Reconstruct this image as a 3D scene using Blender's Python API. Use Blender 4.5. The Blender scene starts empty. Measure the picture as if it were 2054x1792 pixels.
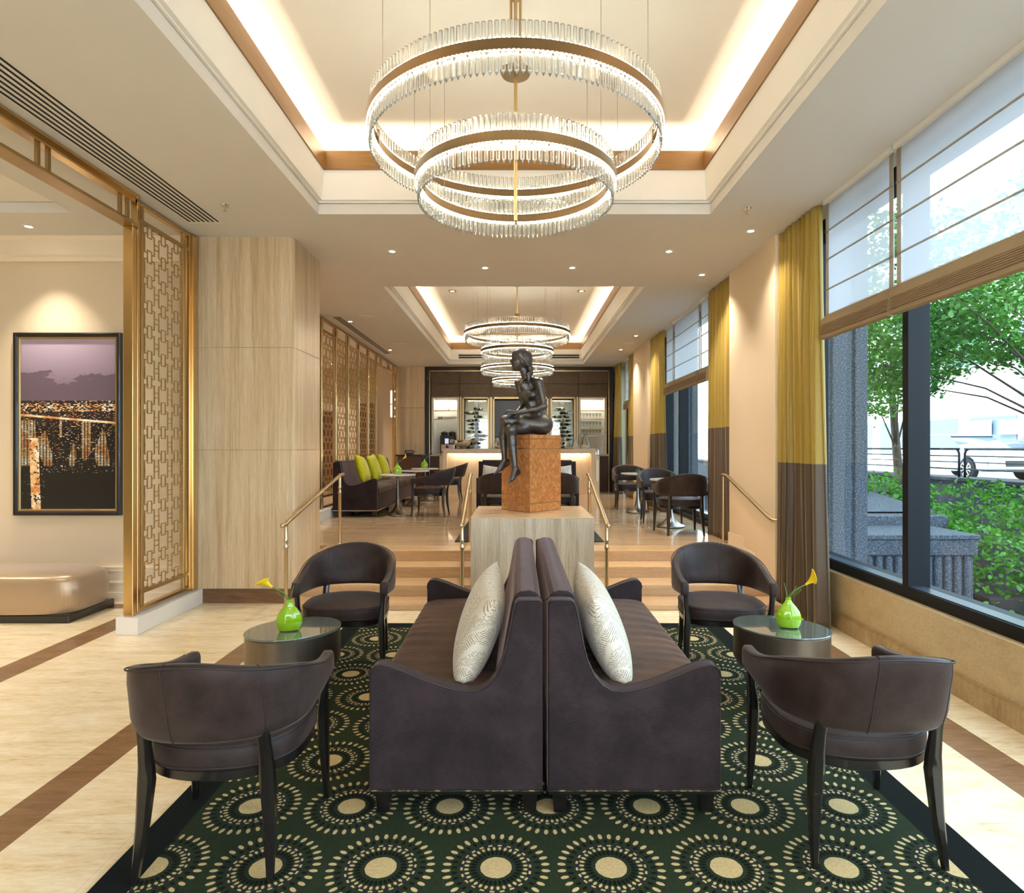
import bpy, bmesh, math, random
from mathutils import Vector, Matrix
random.seed(7)
PI = math.pi
S = bpy.context.scene
C = S.collection

# ---------------------------------------------------------------- camera, world, sun, exposure
F = 1260.0            # focal length in pixels of the 2054-wide frame
EYE = 1.62
cam_d = bpy.data.cameras.new('camera'); cam = bpy.data.objects.new('camera', cam_d); C.objects.link(cam)
cam.location = (0, 0, EYE); cam.rotation_euler = (PI/2, 0, 0)
cam_d.sensor_width = 36; cam_d.sensor_fit = 'HORIZONTAL'; cam_d.lens = F/2054*36
cam_d.shift_x = -12/2054; cam_d.shift_y = 1/2054
cam_d.clip_start = 0.05; cam_d.clip_end = 500
S.camera = cam
S.view_settings.view_transform = 'Standard'; S.view_settings.look = 'None'
S.view_settings.gamma = 1; S.view_settings.use_curve_mapping = False
S.view_settings.exposure = 0.70
S.cycles.use_denoising = True
S.cycles.max_bounces = 9; S.cycles.diffuse_bounces = 4; S.cycles.glossy_bounces = 4
S.cycles.transmission_bounces = 8; S.cycles.transparent_max_bounces = 12
S.cycles.caustics_reflective = False; S.cycles.caustics_refractive = False
S.cycles.sample_clamp_indirect = 6
w = bpy.data.worlds.new('sky'); S.world = w; w.use_nodes = True
w.node_tree.nodes['Background'].inputs[0].default_value = (0.80, 0.90, 1.0, 1)
w.node_tree.nodes['Background'].inputs[1].default_value = 4.2
sd = bpy.data.lights.new('sun', 'SUN'); sd.energy = 7.5; sd.angle = 0.02; sd.color = (1, .95, .86)
sun = bpy.data.objects.new('sun', sd); C.objects.link(sun); sun.rotation_euler = (math.radians(18), math.radians(-38), 0)
sun.location = (-10, -5, 30)

def area(name, loc, rot, sx, sy, power, col, spread=180):
    d = bpy.data.lights.new(name, 'AREA'); d.shape = 'RECTANGLE'; d.size = sx; d.size_y = sy
    d.energy = power; d.color = col; d.spread = math.radians(spread)
    o = bpy.data.objects.new(name, d); C.objects.link(o); o.location = loc; o.rotation_euler = rot
    return o
WARM = (1, .82, .62); WARM2 = (1, .89, .76)
CZ = 3.80; UC = 4.48; FZ = 0.414
TR = [(-1.87, 1.80, -1.2, 5.88), (-1.83, 1.72, 8.53, 16.5)]      # the two ceiling trays
COVE = 9.0
for (x0, x1, y0, y1) in TR:
    L = y1-y0; W = x1-x0; z = 4.27
    for x, ry in ((x0-.12, 12), (x1+.12, -12)):
        area('cove_light', (x, (y0+y1)/2, z), (PI, math.radians(-ry), 0), .06, L, COVE*L, WARM)
    for y, rx in ((y0-.12, -12), (y1+.12, 12)):
        area('cove_light', ((x0+x1)/2, y, z), (PI+math.radians(rx), 0, 0), W, .06, COVE*W, WARM)

# ---------------------------------------------------------------- naming helpers
def link(o): C.objects.link(o); return o
def props(o, label=None, cat=None, group=None, kind=None):
    if label: o['label'] = label
    if cat: o['category'] = cat
    if group: o['group'] = group
    if kind: o['kind'] = kind
    return o
def thing(name, label, cat, loc=(0, 0, 0), rz=0, group=None):
    o = link(bpy.data.objects.new(name, None)); o.location = loc; o.rotation_euler = (0, 0, rz)
    o.empty_display_size = .1
    return props(o, label, cat, group)
def copy_tree(o, parent=None):
    c = o.copy(); C.objects.link(c); c.parent = parent
    for ch in list(o.children): copy_tree(ch, c)
    return c
def dup(o, loc, rz, label, group=None):
    c = copy_tree(o); c.location = loc; c.rotation_euler = (0, 0, rz); c['label'] = label
    if group: c['group'] = group
    return c

# ---------------------------------------------------------------- mesh helper
class MB:
    def __init__(s): s.bm = bmesh.new()
    def face(s, vs):
        try: return s.bm.faces.new(vs)
        except ValueError: return None
    def box(s, x0, x1, y0, y1, z0, z1):
        v = [s.bm.verts.new(p) for p in ((x0,y0,z0),(x1,y0,z0),(x1,y1,z0),(x0,y1,z0),(x0,y0,z1),(x1,y0,z1),(x1,y1,z1),(x0,y1,z1))]
        for f in ((0,3,2,1),(4,5,6,7),(0,1,5,4),(1,2,6,5),(2,3,7,6),(3,0,4,7)): s.face([v[i] for i in f])
        return s
    def rbox(s, x0, x1, y0, y1, z0, z1, r=.02, seg=3):
        t = bmesh.new(); bmesh.ops.create_cube(t, size=1)
        for v in t.verts: v.co = Vector(((x0+x1)/2+v.co.x*(x1-x0), (y0+y1)/2+v.co.y*(y1-y0), (z0+z1)/2+v.co.z*(z1-z0)))
        bmesh.ops.bevel(t, geom=t.edges[:], offset=r, segments=seg, affect='EDGES', profile=.5)
        return s.merge(t)
    def merge(s, t, M=None):
        m = {}
        for v in t.verts: m[v] = s.bm.verts.new(M @ v.co if M else v.co)
        for f in t.faces: s.face([m[v] for v in f.verts])
        t.free(); return s
    def loft(s, rings, closed=True, caps=True, loop=False):
        R = [[s.bm.verts.new(p) for p in r] for r in rings]; n = len(R[0])
        pairs = list(zip(R, R[1:])) + ([(R[-1], R[0])] if loop else [])
        for a, b in pairs:
            for i in range(n if closed else n-1):
                j = (i+1) % n; s.face([a[i], a[j], b[j], b[i]])
        if caps and closed and not loop:
            s.face(R[0][::-1]); s.face(R[-1])
        return s
    def prism(s, poly, axis, a, b):
        def P(p, t): return {'x': (t, p[0], p[1]), 'y': (p[0], t, p[1]), 'z': (p[0], p[1], t)}[axis]
        return s.loft([[P(p, a) for p in poly], [P(p, b) for p in poly]])
    def lathe(s, prof, seg=24, c=(0, 0, 0), sx=1, sy=1, caps=True):
        return s.loft([[(c[0]+r*sx*math.cos(2*PI*i/seg), c[1]+r*sy*math.sin(2*PI*i/seg), c[2]+z) for i in range(seg)] for r, z in prof], caps=caps)
    def tube(s, pts, r, seg=8, loop=False, caps=True, rect=None):
        pts = [Vector(p) for p in pts]; n = len(pts); rs = r if isinstance(r, (list, tuple)) else [r]*n
        rings = []; up = None
        for i, p in enumerate(pts):
            if loop: d = pts[(i+1) % n]-pts[i-1]
            else: d = pts[min(i+1, n-1)]-pts[max(i-1, 0)]
            d.normalize()
            if up is None:
                up = Vector((0, 0, 1)) if abs(d.z) < .9 else Vector((1, 0, 0))
            u = d.cross(up); u.normalize(); v = u.cross(d); v.normalize(); up = v
            rings.append([p + rs[i]*(math.cos(2*PI*(k+.5)/seg)*u + math.sin(2*PI*(k+.5)/seg)*v) for k in range(seg)])
        return s.loft(rings, caps=caps, loop=loop)
    def ring(s, ri, ro, z0, z1, seg=96, c=(0, 0)):
        rs = []
        for i in range(seg):
            a = 2*PI*i/seg; ca, sa = math.cos(a), math.sin(a)
            rs.append([(c[0]+r*ca, c[1]+r*sa, z) for r, z in ((ro, z0), (ro, z1), (ri, z1), (ri, z0))])
        return s.loft(rs, loop=True)
    def ell(s, c, r, M=None, u=16, v=10):
        t = bmesh.new(); bmesh.ops.create_uvsphere(t, u_segments=u, v_segments=v, radius=1)
        c = Vector(c); Q = M or Matrix.Identity(3)
        for q in t.verts: q.co = c + Q @ Vector((q.co.x*r[0], q.co.y*r[1], q.co.z*r[2]))
        return s.merge(t)
    def cap(s, a, b, ra, rb, seg=12):
        a = Vector(a); b = Vector(b); d = b-a; L = d.length; d.normalize(); pts = []; rr = []
        for k in (1, .8, .45): pts.append(a-d*ra*k); rr.append(ra*math.sqrt(max(0.02, 1-k*k)))
        for k in range(5): t = k/4; pts.append(a.lerp(b, t)); rr.append(ra+(rb-ra)*t)
        for k in (.45, .8, 1): pts.append(b+d*rb*k); rr.append(rb*math.sqrt(max(0.02, 1-k*k)))
        return s.tube(pts, rr, seg)
    def grid(s, fn, nu, nv, loopu=False):
        V_ = [[s.bm.verts.new(fn(i/nu if not loopu else i/nu, j/nv)) for i in range(nu if loopu else nu+1)] for j in range(nv+1)]
        n = len(V_[0])
        for j in range(nv):
            for i in range(n if loopu else n-1):
                k = (i+1) % n; s.face([V_[j][i], V_[j][k], V_[j+1][k], V_[j+1][i]])
        return s

def obj(name, mb, m, parent=None, smooth=False, bevel=0, world=False, sub=0, solid=0, kind=None, label=None, bseg=2):
    bmesh.ops.recalc_face_normals(mb.bm, faces=mb.bm.faces[:])
    if world and parent is not None:
        root = parent
        while root.parent: root = root.parent
        off = Vector(root.location)
        for v in mb.bm.verts: v.co -= off
    me = bpy.data.meshes.new(name); mb.bm.to_mesh(me); mb.bm.free()
    if m: me.materials.append(m)
    if smooth:
        for p in me.polygons: p.use_smooth = True
        if smooth == 'auto':
            try: me.set_sharp_from_angle(angle=math.radians(35))
            except Exception: pass
    o = link(bpy.data.objects.new(name, me)); o.parent = parent
    if bevel:
        b = o.modifiers.new('bevel', 'BEVEL'); b.width = bevel; b.segments = bseg; b.limit_method = 'ANGLE'; b.angle_limit = .6
    if solid:
        b = o.modifiers.new('solid', 'SOLIDIFY'); b.thickness = solid; b.offset = 0
    if sub:
        b = o.modifiers.new('sub', 'SUBSURF'); b.levels = sub; b.render_levels = sub
    if kind: o['kind'] = kind
    if label: o['label'] = label
    return o
def one(name, mb, m, label, cat, group=None, kind=None, **k):
    return props(obj(name, mb, m, **k), label, cat, group, kind)
def struct(name, mb, m, parent=None, label=None, **k):
    o = obj(name, mb, m, parent, **k)
    if parent is None: o['kind'] = 'structure'
    if label: o['label'] = label
    return o
def recenter(o, p):
    """put the object's origin at p without moving its mesh"""
    p = Vector(p)
    for v in o.data.vertices: v.co -= p
    o.location = p
    return o

# ---------------------------------------------------------------- material helper
def lin(*c):
    if max(c) > 1.01: c = [x/255 for x in c]
    return tuple(x/12.92 if x <= .04045 else ((x+.055)/1.055)**2.4 for x in c)
class NT:
    def __init__(s, name):
        s.m = bpy.data.materials.new(name); s.m.use_nodes = True; s.t = s.m.node_tree; s.n = s.t.nodes; s.l = s.t.links
        s.b = s.n['Principled BSDF']; s.out = s.n['Material Output']
    def new(s, t, **k):
        n = s.n.new(t)
        for a, v in k.items(): setattr(n, a, v)
        return n
    def put(s, sock, v):
        if isinstance(v, X): s.l.new(v.s, sock)
        elif isinstance(v, bpy.types.NodeSocket): s.l.new(v, sock)
        elif isinstance(v, (tuple, list)): sock.default_value = tuple(v)+((1,) if len(v) == 3 and sock.type == 'RGBA' else ())
        else: sock.default_value = v
    def math(s, op, *a, clamp=False):
        n = s.new('ShaderNodeMath', operation=op, use_clamp=clamp)
        for i, v in enumerate(a): s.put(n.inputs[i], v)
        return X(s, n.outputs[0])
    def coord(s, kind='Object', scale=(1, 1, 1), rot=(0, 0, 0)):
        tc = s.new('ShaderNodeTexCoord'); mp = s.new('ShaderNodeMapping')
        mp.inputs['Scale'].default_value = scale; mp.inputs['Rotation'].default_value = rot
        s.l.new(tc.outputs[kind], mp.inputs[0]); return mp.outputs[0]
    def xyz(s, v):
        n = s.new('ShaderNodeSeparateXYZ'); s.l.new(v, n.inputs[0]); return [X(s, o) for o in n.outputs]
    def noise(s, v, scale=5, detail=4, rough=.5, dist=0):
        n = s.new('ShaderNodeTexNoise'); s.l.new(v, n.inputs['Vector']); n.inputs['Scale'].default_value = scale
        n.inputs['Detail'].default_value = detail; n.inputs['Roughness'].default_value = rough; n.inputs['Distortion'].default_value = dist
        return X(s, n.outputs[0])
    def voro(s, v, scale=5, feature='F1', out=0, rnd=1):
        n = s.new('ShaderNodeTexVoronoi', feature=feature); s.l.new(v, n.inputs['Vector']); n.inputs['Scale'].default_value = scale
        n.inputs['Randomness'].default_value = rnd
        return X(s, n.outputs[out])
    def ramp(s, f, stops):
        n = s.new('ShaderNodeValToRGB'); s.put(n.inputs[0], f); e = n.color_ramp.elements
        while len(e) < len(stops): e.new(.5)
        for i, (p, c) in enumerate(stops): e[i].position = p; e[i].color = tuple(c)+(1,)
        return X(s, n.outputs[0])
    def mix(s, f, a, b):
        n = s.new('ShaderNodeMix', data_type='RGBA'); s.put(n.inputs[0], f); s.put(n.inputs[6], a); s.put(n.inputs[7], b)
        return X(s, n.outputs[2])
    def bump(s, h, strength=.3, dist=.01):
        n = s.new('ShaderNodeBump'); s.put(n.inputs['Height'], h); n.inputs['Strength'].default_value = strength; n.inputs['Distance'].default_value = dist
        s.l.new(n.outputs[0], s.b.inputs['Normal']); return n
    def set(s, **k):
        nm = dict(col='Base Color', rough='Roughness', metal='Metallic', trans='Transmission Weight', ior='IOR', coat='Coat Weight', crough='Coat Roughness',
                  sheen='Sheen Weight', srough='Sheen Roughness', stint='Sheen Tint', emit='Emission Color', es='Emission Strength', alpha='Alpha', spec='Specular IOR Level', aniso='Anisotropic')
        for a, v in k.items(): s.put(s.b.inputs[nm[a]], v)
        return s
class X:
    def __init__(s, nt, sock): s.nt = nt; s.s = sock
    def __add__(s, o): return s.nt.math('ADD', s, o)
    def __radd__(s, o): return s.nt.math('ADD', o, s)
    def __sub__(s, o): return s.nt.math('SUBTRACT', s, o)
    def __rsub__(s, o): return s.nt.math('SUBTRACT', o, s)
    def __mul__(s, o): return s.nt.math('MULTIPLY', s, o)
    __rmul__ = __mul__
    def __truediv__(s, o): return s.nt.math('DIVIDE', s, o)
    def __lt__(s, o): return s.nt.math('LESS_THAN', s, o)
    def __gt__(s, o): return s.nt.math('GREATER_THAN', s, o)
    def f(s, op, *a): return s.nt.math(op, s, *a)
def simple(name, col, rough=.5, metal=0, **k):
    return NT(name).set(col=col, rough=rough, metal=metal, **k).m

def plaster(name, col, rough=.85):
    t = NT(name); v = t.coord(); n = t.noise(v, 2, 3)
    t.set(col=t.mix(n, tuple(c*.96 for c in col), tuple(min(1, c*1.03) for c in col)), rough=rough)
    t.bump(t.noise(v, 180, 2), .05, .002); return t.m
def stone(name, c1, c2, c3, scale, rough=.35, pits=True, joint=None, coat=0, contrast=1):
    t = NT(name); v = t.coord(scale=scale)
    a = t.noise(v, 1.0, 6, .62, .3); b = t.noise(v, 5, 5, .7)
    f = (a*.65 + b*.45 - .55)*(2.6*contrast) + .5
    col = t.ramp(f, [(0, c1), (.5, c2), (1, c3)])
    if pits:
        p = t.noise(t.coord(scale=tuple(x*2.2 for x in scale)), 6, 4, .6)
        col = t.mix((p > .68)*.35, col, tuple(x*.55 for x in c1))
    if joint: col = t.mix(joint(t), col, tuple(x*.45 for x in c1))
    g = t.noise(t.coord(scale=tuple(x*9 for x in scale)), 3, 3, .7); col = t.mix((g-.5)*1.2+.12, col, tuple(x*.62 for x in c1))
    t.set(col=col, rough=rough, coat=coat, crough=.05); t.bump(b, .06, .002)
    return t.m
M = {}
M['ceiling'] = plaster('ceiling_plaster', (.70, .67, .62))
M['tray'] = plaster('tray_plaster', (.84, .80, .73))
M['wall'] = plaster('wall_plaster', lin(228, 208, 176))
def wallpaper():
    t = NT('woven_wallpaper'); v = t.coord(scale=(1, 1, 1)); x, y, z = t.xyz(v)
    h = t.noise(t.coord(scale=(400, 400, 30)), 1, 2) + t.noise(t.coord(scale=(40, 40, 500)), 1, 2)
    t.set(col=t.mix(h*.5, lin(205, 185, 155), lin(226, 208, 178)), rough=.8); t.bump(h, .1, .001); return t.m
M['wallpaper'] = wallpaper()
M['white_paint'] = simple('white_paint', lin(226, 222, 214), .45)
M['cream_paint'] = simple('cream_paint', lin(232, 216, 190), .5)
def wood(name, c1, c2, scale=(1, 12, 12), rough=.35):
    t = NT(name); v = t.coord(scale=scale); n = t.noise(v, 3, 5, .6, .4)
    t.set(col=t.mix(n.f('MULTIPLY', 1.0), c1, c2), rough=rough); return t.m
M['trim_wood'] = wood('honey_wood', lin(112, 78, 34), lin(146, 106, 54), (1, 1, 14), .4)
M['ebony'] = simple('ebonised_wood', (.006, .005, .005), .28, coat=.4)
M['dark_wood'] = wood('dark_wood', lin(58, 34, 24), lin(86, 54, 38))
M['brass'] = NT('polished_brass').set(col=(.66, .46, .21), metal=1, rough=.2).m
def brushed(name, c, rough):
    t = NT(name); n = t.noise(t.coord(scale=(60, 60, 1.5)), 1, 3)
    t.set(col=t.mix(n, tuple(x*.8 for x in c), c), metal=1, rough=n*.12+rough); return t.m
M['brass_b'] = brushed('brushed_brass', (.55, .40, .20), .28)
M['bronze_band'] = brushed('antique_bronze', (.20, .135, .07), .36)
M['rail_brass'] = NT('rail_brass').set(col=(.60, .46, .27), metal=1, rough=.3).m
M['nickel'] = NT('brushed_nickel').set(col=(.26, .23, .20), metal=1, rough=.33).m
M['chrome'] = NT('chrome').set(col=(.75, .74, .72), metal=1, rough=.1).m
M['black'] = simple('black', (.01, .01, .01), .5)
M['slot'] = simple('slot_black', (.012, .011, .01), .9)
M['trav_v'] = stone('travertine_vertical', lin(180, 150, 112), lin(212, 187, 150), lin(228, 208, 176), (11, 11, .35), .28, contrast=1.15)
M['trav_dark'] = stone('brown_travertine', lin(82, 56, 36), lin(118, 86, 58), lin(142, 108, 76), (1.2, 1.2, 9), .3)
M['trav_sill'] = stone('travertine_panel', lin(176, 146, 104), lin(204, 178, 134), lin(222, 200, 158), (4, 1.6, 3), .3, contrast=.7)
M['trav_base'] = stone('travertine_base', lin(142, 112, 72), lin(176, 148, 104), lin(198, 174, 130), (6, 6, 2), .4)
M['plinth'] = stone('plinth_travertine', lin(160, 138, 112), lin(196, 178, 150), lin(216, 202, 178), (12, 12, .5), .3, contrast=1.1)
M['plinth_top'] = stone('plinth_travertine_top', lin(182, 146, 108), lin(212, 184, 146), lin(226, 204, 172), (1, 9, 9), .15)
M['step'] = stone('step_travertine', lin(170, 134, 92), lin(204, 170, 128), lin(220, 190, 150), (.5, 9, 9), .22, contrast=.6)
M['bar_stone'] = stone('bar_travertine', lin(186, 160, 126), lin(212, 192, 160), lin(226, 210, 184), (3, 3, .8), .3, contrast=.6)
M['marble'] = stone('white_marble', lin(205, 200, 188), lin(226, 221, 210), lin(238, 234, 224), (1, 1, 1), .15, pits=False, contrast=.5)

def floor_mat():
    t = NT('lobby_travertine'); v = t.coord(scale=(1.7, 8, 1)); wx, wy, wz = t.xyz(t.coord())
    a = t.noise(v, 1.2, 6, .65, .4); b = t.noise(v, 6, 5, .7)
    f = (a*.6+b*.5-.55)*2.5+.52
    cream = t.ramp(f, [(0, lin(196, 166, 118)), (.35, lin(228, 208, 168)), (.7, lin(240, 226, 196)), (1, lin(246, 236, 212))])
    brown = t.ramp(f, [(0, lin(108, 78, 52)), (.5, lin(132, 99, 68)), (1, lin(150, 116, 84))])
    def band(c, lo, hi): return (c > lo)*(c < hi)
    m = band(wx, -3.80, -3.56).f('MAXIMUM', band(wx, -2.27, -2.07)).f('MAXIMUM', band(wx, 2.335, 2.57))
    m = m.f('MAXIMUM', band(wy, 6.30, 6.48)*(wx < -3.9))
    jx = ((wx+50.21).f('MODULO', .6) < .004); jy = ((wy+50.1).f('MODULO', .6) < .004)
    col = t.mix(m, cream, brown)
    col = t.mix(jx.f('MAXIMUM', jy)*.25*(1-m), col, lin(170, 146, 108))
    t.set(col=col, rough=b*.12+.16, spec=.5); return t.m
M['floor'] = floor_mat()
def upper_floor():
    t = NT('polished_limestone'); v = t.coord(scale=(1, 10, 1)); wx, wy, wz = t.xyz(t.coord())
    a = t.noise(v, 1, 5, .6); b = t.noise(v, 6, 4, .7)
    jx = ((wx+50.17).f('MODULO', .62) < .006); jy = ((wy+50).f('MODULO', .62) < .01)
    col = t.ramp((a*.6+b*.4-.5)*2.2+.5, [(0, lin(168, 138, 104)), (.5, lin(192, 164, 130)), (1, lin(210, 186, 154))])
    col = t.mix(jx.f('MAXIMUM', jy)*.5, col, lin(222, 204, 176))
    t.set(col=col, rough=.09, spec=.6); return t.m
M['floor2'] = upper_floor()

def rug_mat():
    t = NT('medallion_rug'); wx, wy, wz = t.xyz(t.coord())
    DX, DY = .44, .41
    row = ((wy-2.40)/DY).f('ROUND'); odd = row.f('PINGPONG', 1.0)
    ly = wy-2.40-row*DY
    sx = wx+.084-odd*.22
    lx = sx-(sx/DX).f('ROUND')*DX
    r = (lx*lx+ly*ly).f('SQRT'); th = ly.f('ARCTAN2', lx)/(2*PI)+.5
    wob = t.noise(t.coord(), 60, 2)*.006-.003
    r = r+wob
    def drops(n, r0, a, b, ph=0):
        p = (th*n+ph).f('FRACT')-.5
        u = p*(2*PI/n)*r/a; v = (r-r0)/b
        return (u*u+v*v) < 1
    green = t.mix(t.noise(t.coord(scale=(200, 30, 1)), 1, 2), lin(25, 34, 20), lin(47, 59, 39))
    cream = t.mix(t.noise(t.coord(), 90, 2), lin(168, 146, 100), lin(214, 194, 146))
    black = (.003, .004, .003)
    col = t.mix(drops(32, .160, .0065, .012, .5), green, black)
    col = t.mix(drops(32, .190, .0085, .0165), col, cream)
    ringm = (r > .1275)*(r < .1355)
    col = t.mix(ringm, col, t.mix(((th*22).f('FRACT') < .45), lin(36, 28, 58), cream))
    col = t.mix(drops(32, .113, .0058, .0095), col, cream)
    col = t.mix(drops(32, .087, .0062, .0135, .5), col, black)
    col = t.mix(r < .060, col, cream)
    ex = ((wx-.135).f('ABSOLUTE') > 1.545); ey = (wy > 5.58)
    col = t.mix(ex.f('MAXIMUM', ey), col, lin(14, 20, 18))
    t.set(col=col, rough=1, sheen=.02, spec=.1); t.bump(t.noise(t.coord(scale=(300, 60, 1)), 1, 2), .5, .004); return t.m
M['rug'] = rug_mat()

def fabric(name, c1, c2, scale=6, sheen=.5, stint=(.8, .6, .6), rough=.8, weave=(500, 60, 500), bumps=.15, srough=.35):
    t = NT(name); v = t.coord(); n = t.noise(v, scale, 4, .6, .3)
    wv = t.noise(t.coord(scale=weave), 1, 2)
    t.set(col=t.mix((n-.5)*2.2+.35+(wv-.5)*1.1, c1, c2), rough=rough, sheen=sheen, srough=srough, stint=stint, spec=.22)
    t.bump(wv+n*.5, bumps, .002); return t.m
M['velvet'] = fabric('aubergine_velvet', lin(33, 24, 26), lin(56, 45, 48), 5, .32, (.85, .62, .60), .75, (40, 40, 420))
M['velvet_seat'] = fabric('brown_velvet_seat', lin(52, 34, 25), lin(88, 62, 47), 4, .25, (.9, .7, .6), .7, (30, 60, 30), .5)
M['suede'] = fabric('brown_suede', lin(40, 30, 28), lin(66, 53, 49), 7, .15, (.8, .7, .68), .5, (300, 300, 300), .12)
M['piping'] = simple('dark_piping', lin(40, 28, 28), .6)
def cream_cushion():
    t = NT('feather_cushion'); v = t.coord(scale=(1, 1, 1)); x, y, z = t.xyz(v)
    k = t.noise(v, 4.0, 1); q = (x+z*.35+(k-.5)*.35)*60
    tri = (q/6.2832).f('PINGPONG', .5)*2
    w1 = (z*520-x*200+tri*11+(k-.5)*110).f('SINE')
    m = (w1 > .35)*(tri > .10)*(tri < .86)*(t.noise(v, 80, 1) > .42)
    t.set(col=t.mix(m*.75, t.mix(t.noise(v, 5), lin(196, 188, 168), lin(220, 214, 198)), lin(104, 92, 68)), rough=.6, sheen=.3)
    t.bump(m, .25, .002); return t.m
M['cream_cushion'] = cream_cushion()
M['lime_silk'] = fabric('chartreuse_silk', lin(168, 168, 10), lin(206, 202, 30), 9, .3, (1, 1, .6), .4, (60, 60, 60), .4)
M['white_cushion'] = fabric('pale_cushion', lin(190, 184, 172), lin(222, 218, 208), 9)
def curtain_mat():
    t = NT('two_tone_silk'); x, y, z = t.xyz(t.coord()); slub = t.noise(t.coord(scale=(40, 40, 300)), 1, 3)
    top = t.mix(slub, lin(162, 132, 44), lin(196, 168, 76)); bot = t.mix(slub, lin(84, 66, 48), lin(114, 94, 74))
    t.set(col=t.mix(z > 1.465, bot, top), rough=.42, sheen=.4, stint=(1, .9, .6)); t.bump(slub, .15, .002)
    tr = t.new('ShaderNodeBsdfTranslucent'); t.put(tr.inputs[0], t.mix(z > 1.465, lin(110, 92, 70), lin(214, 186, 40)))
    mx = t.new('ShaderNodeMixShader'); mx.inputs[0].default_value = .22
    t.l.new(t.b.outputs[0], mx.inputs[1]); t.l.new(tr.outputs[0], mx.inputs[2]); t.l.new(mx.outputs[0], t.out.inputs[0]); return t.m
M['curtain'] = curtain_mat()
def sheer(name, tw, col, tcol=(1, 1, 1)):
    t = NT(name); d = t.new('ShaderNodeBsdfDiffuse'); d.inputs[0].default_value = col+(1,)
    tr = t.new('ShaderNodeBsdfTranslucent'); tr.inputs[0].default_value = col+(1,)
    tp = t.new('ShaderNodeBsdfTransparent'); tp.inputs[0].default_value = tcol+(1,)
    a = t.new('ShaderNodeMixShader'); a.inputs[0].default_value = .55; t.l.new(d.outputs[0], a.inputs[1]); t.l.new(tr.outputs[0], a.inputs[2])
    b = t.new('ShaderNodeMixShader'); b.inputs[0].default_value = tw; t.l.new(a.outputs[0], b.inputs[1]); t.l.new(tp.outputs[0], b.inputs[2])
    t.l.new(b.outputs[0], t.out.inputs[0]); return t.m
M['sheer'] = sheer('sheer_blind', .34, (.80, .82, .86))
M['blind_fold'] = sheer('folded_blind', .02, lin(186, 162, 130))
M['tape'] = sheer('blind_tape', .1, lin(190, 176, 156))
M['frame'] = simple('charcoal_metal', (.006, .007, .009), .55, 0, spec=.25)
def glassy(name, col, tint=1.0):
    t = NT(name); g = t.new('ShaderNodeBsdfGlossy'); g.inputs['Roughness'].default_value = .02
    tp = t.new('ShaderNodeBsdfTransparent'); tp.inputs[0].default_value = tuple(c*tint for c in col)+(1,)
    fr = t.new('ShaderNodeFresnel'); fr.inputs[0].default_value = 1.45
    geo = t.new('ShaderNodeNewGeometry'); fac = X(t, fr.outputs[0])*(1-X(t, geo.outputs['Backfacing']))
    mx = t.new('ShaderNodeMixShader'); t.put(mx.inputs[0], fac); t.l.new(tp.outputs[0], mx.inputs[1]); t.l.new(g.outputs[0], mx.inputs[2])
    t.l.new(mx.outputs[0], t.out.inputs[0]); return t.m
M['sill_metal'] = simple('sill_metal', lin(58, 70, 84), .35, .2)
M['pane'] = glassy('window_glass', (.86, .95, 1.0))
M['clear'] = glassy('clear_glass', (.92, .95, .93))
M['crystal'] = NT('crystal').set(col=(.95, .98, .94), rough=.03, trans=.80, ior=1.5).m
M['led'] = NT('led').set(col=(1, 1, 1), emit=(1, .93, .72), es=14).m
def led_dots():
    t = NT('led_dots'); x, y, z = t.xyz(t.coord()); r = (x*x+y*y).f('SQRT'); a = y.f('ARCTAN2', x)*r/.024+500
    t.set(col=(.9, .9, .9), emit=(1, .94, .74), es=(a.f('FRACT') < .5)*44); return t.m
M['led_dots'] = led_dots()
M['bulb'] = NT('bulb').set(col=(1, 1, 1), emit=(1, .84, .6), es=30).m
M['glass_top'] = NT('tinted_glass_top').set(col=(.10, .13, .11), rough=.04, metal=0, coat=1, spec=.9).m
M['drum'] = brushed('brushed_pewter', (.26, .215, .17), .34)
M['green_glaze'] = NT('lime_glaze').set(col=lin(140, 188, 18), rough=.12, coat=1).m
M['petal'] = simple('yellow_petal', lin(244, 208, 24), .45)
M['stem'] = simple('green_stem', lin(96, 128, 50), .5)
def burl():
    t = NT('burl_veneer'); v = t.coord(scale=(1, 1, .8)); a = t.noise(v, 12, 8, .75, 1.6); b = t.voro(t.coord(scale=(1, 1, 1)), 40)
    t.set(col=t.ramp(a*.85+b*.2, [(.3, lin(132, 78, 36)), (.5, lin(166, 106, 56)), (.68, lin(192, 138, 84))]), rough=.22, coat=.5); return t.m
M['burl'] = burl()
def bronze():
    t = NT('statue_bronze'); v = t.coord(); n = t.noise(v, 30, 5, .6)
    t.set(col=t.mix(n, (.05, .048, .05), (.17, .155, .14)), metal=.85, rough=n*.25+.26); t.bump(t.noise(v, 70, 4, .6), .35, .004); return t.m
M['bronze'] = bronze()
def satin():
    t = NT('striped_satin'); x, y, z = t.xyz(t.coord()); s_ = ((x+y)*560).f('SINE')
    t.set(col=t.mix(s_*.5+.5, lin(158, 132, 102), lin(178, 152, 120)), rough=.3, sheen=.3, metal=.3, aniso=.4); t.bump(s_, .1, .001); return t.m
M['satin'] = satin()
M['taupe'] = fabric('taupe_panel', lin(92, 78, 66), lin(108, 94, 80), 8, .1)
M['cup'] = simple('white_china', (.8, .78, .74), .25)
M['bottle'] = simple('dark_bottle', (.012, .014, .010), .08, coat=1)
M['label'] = simple('bottle_label', lin(214, 204, 184), .7)
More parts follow.
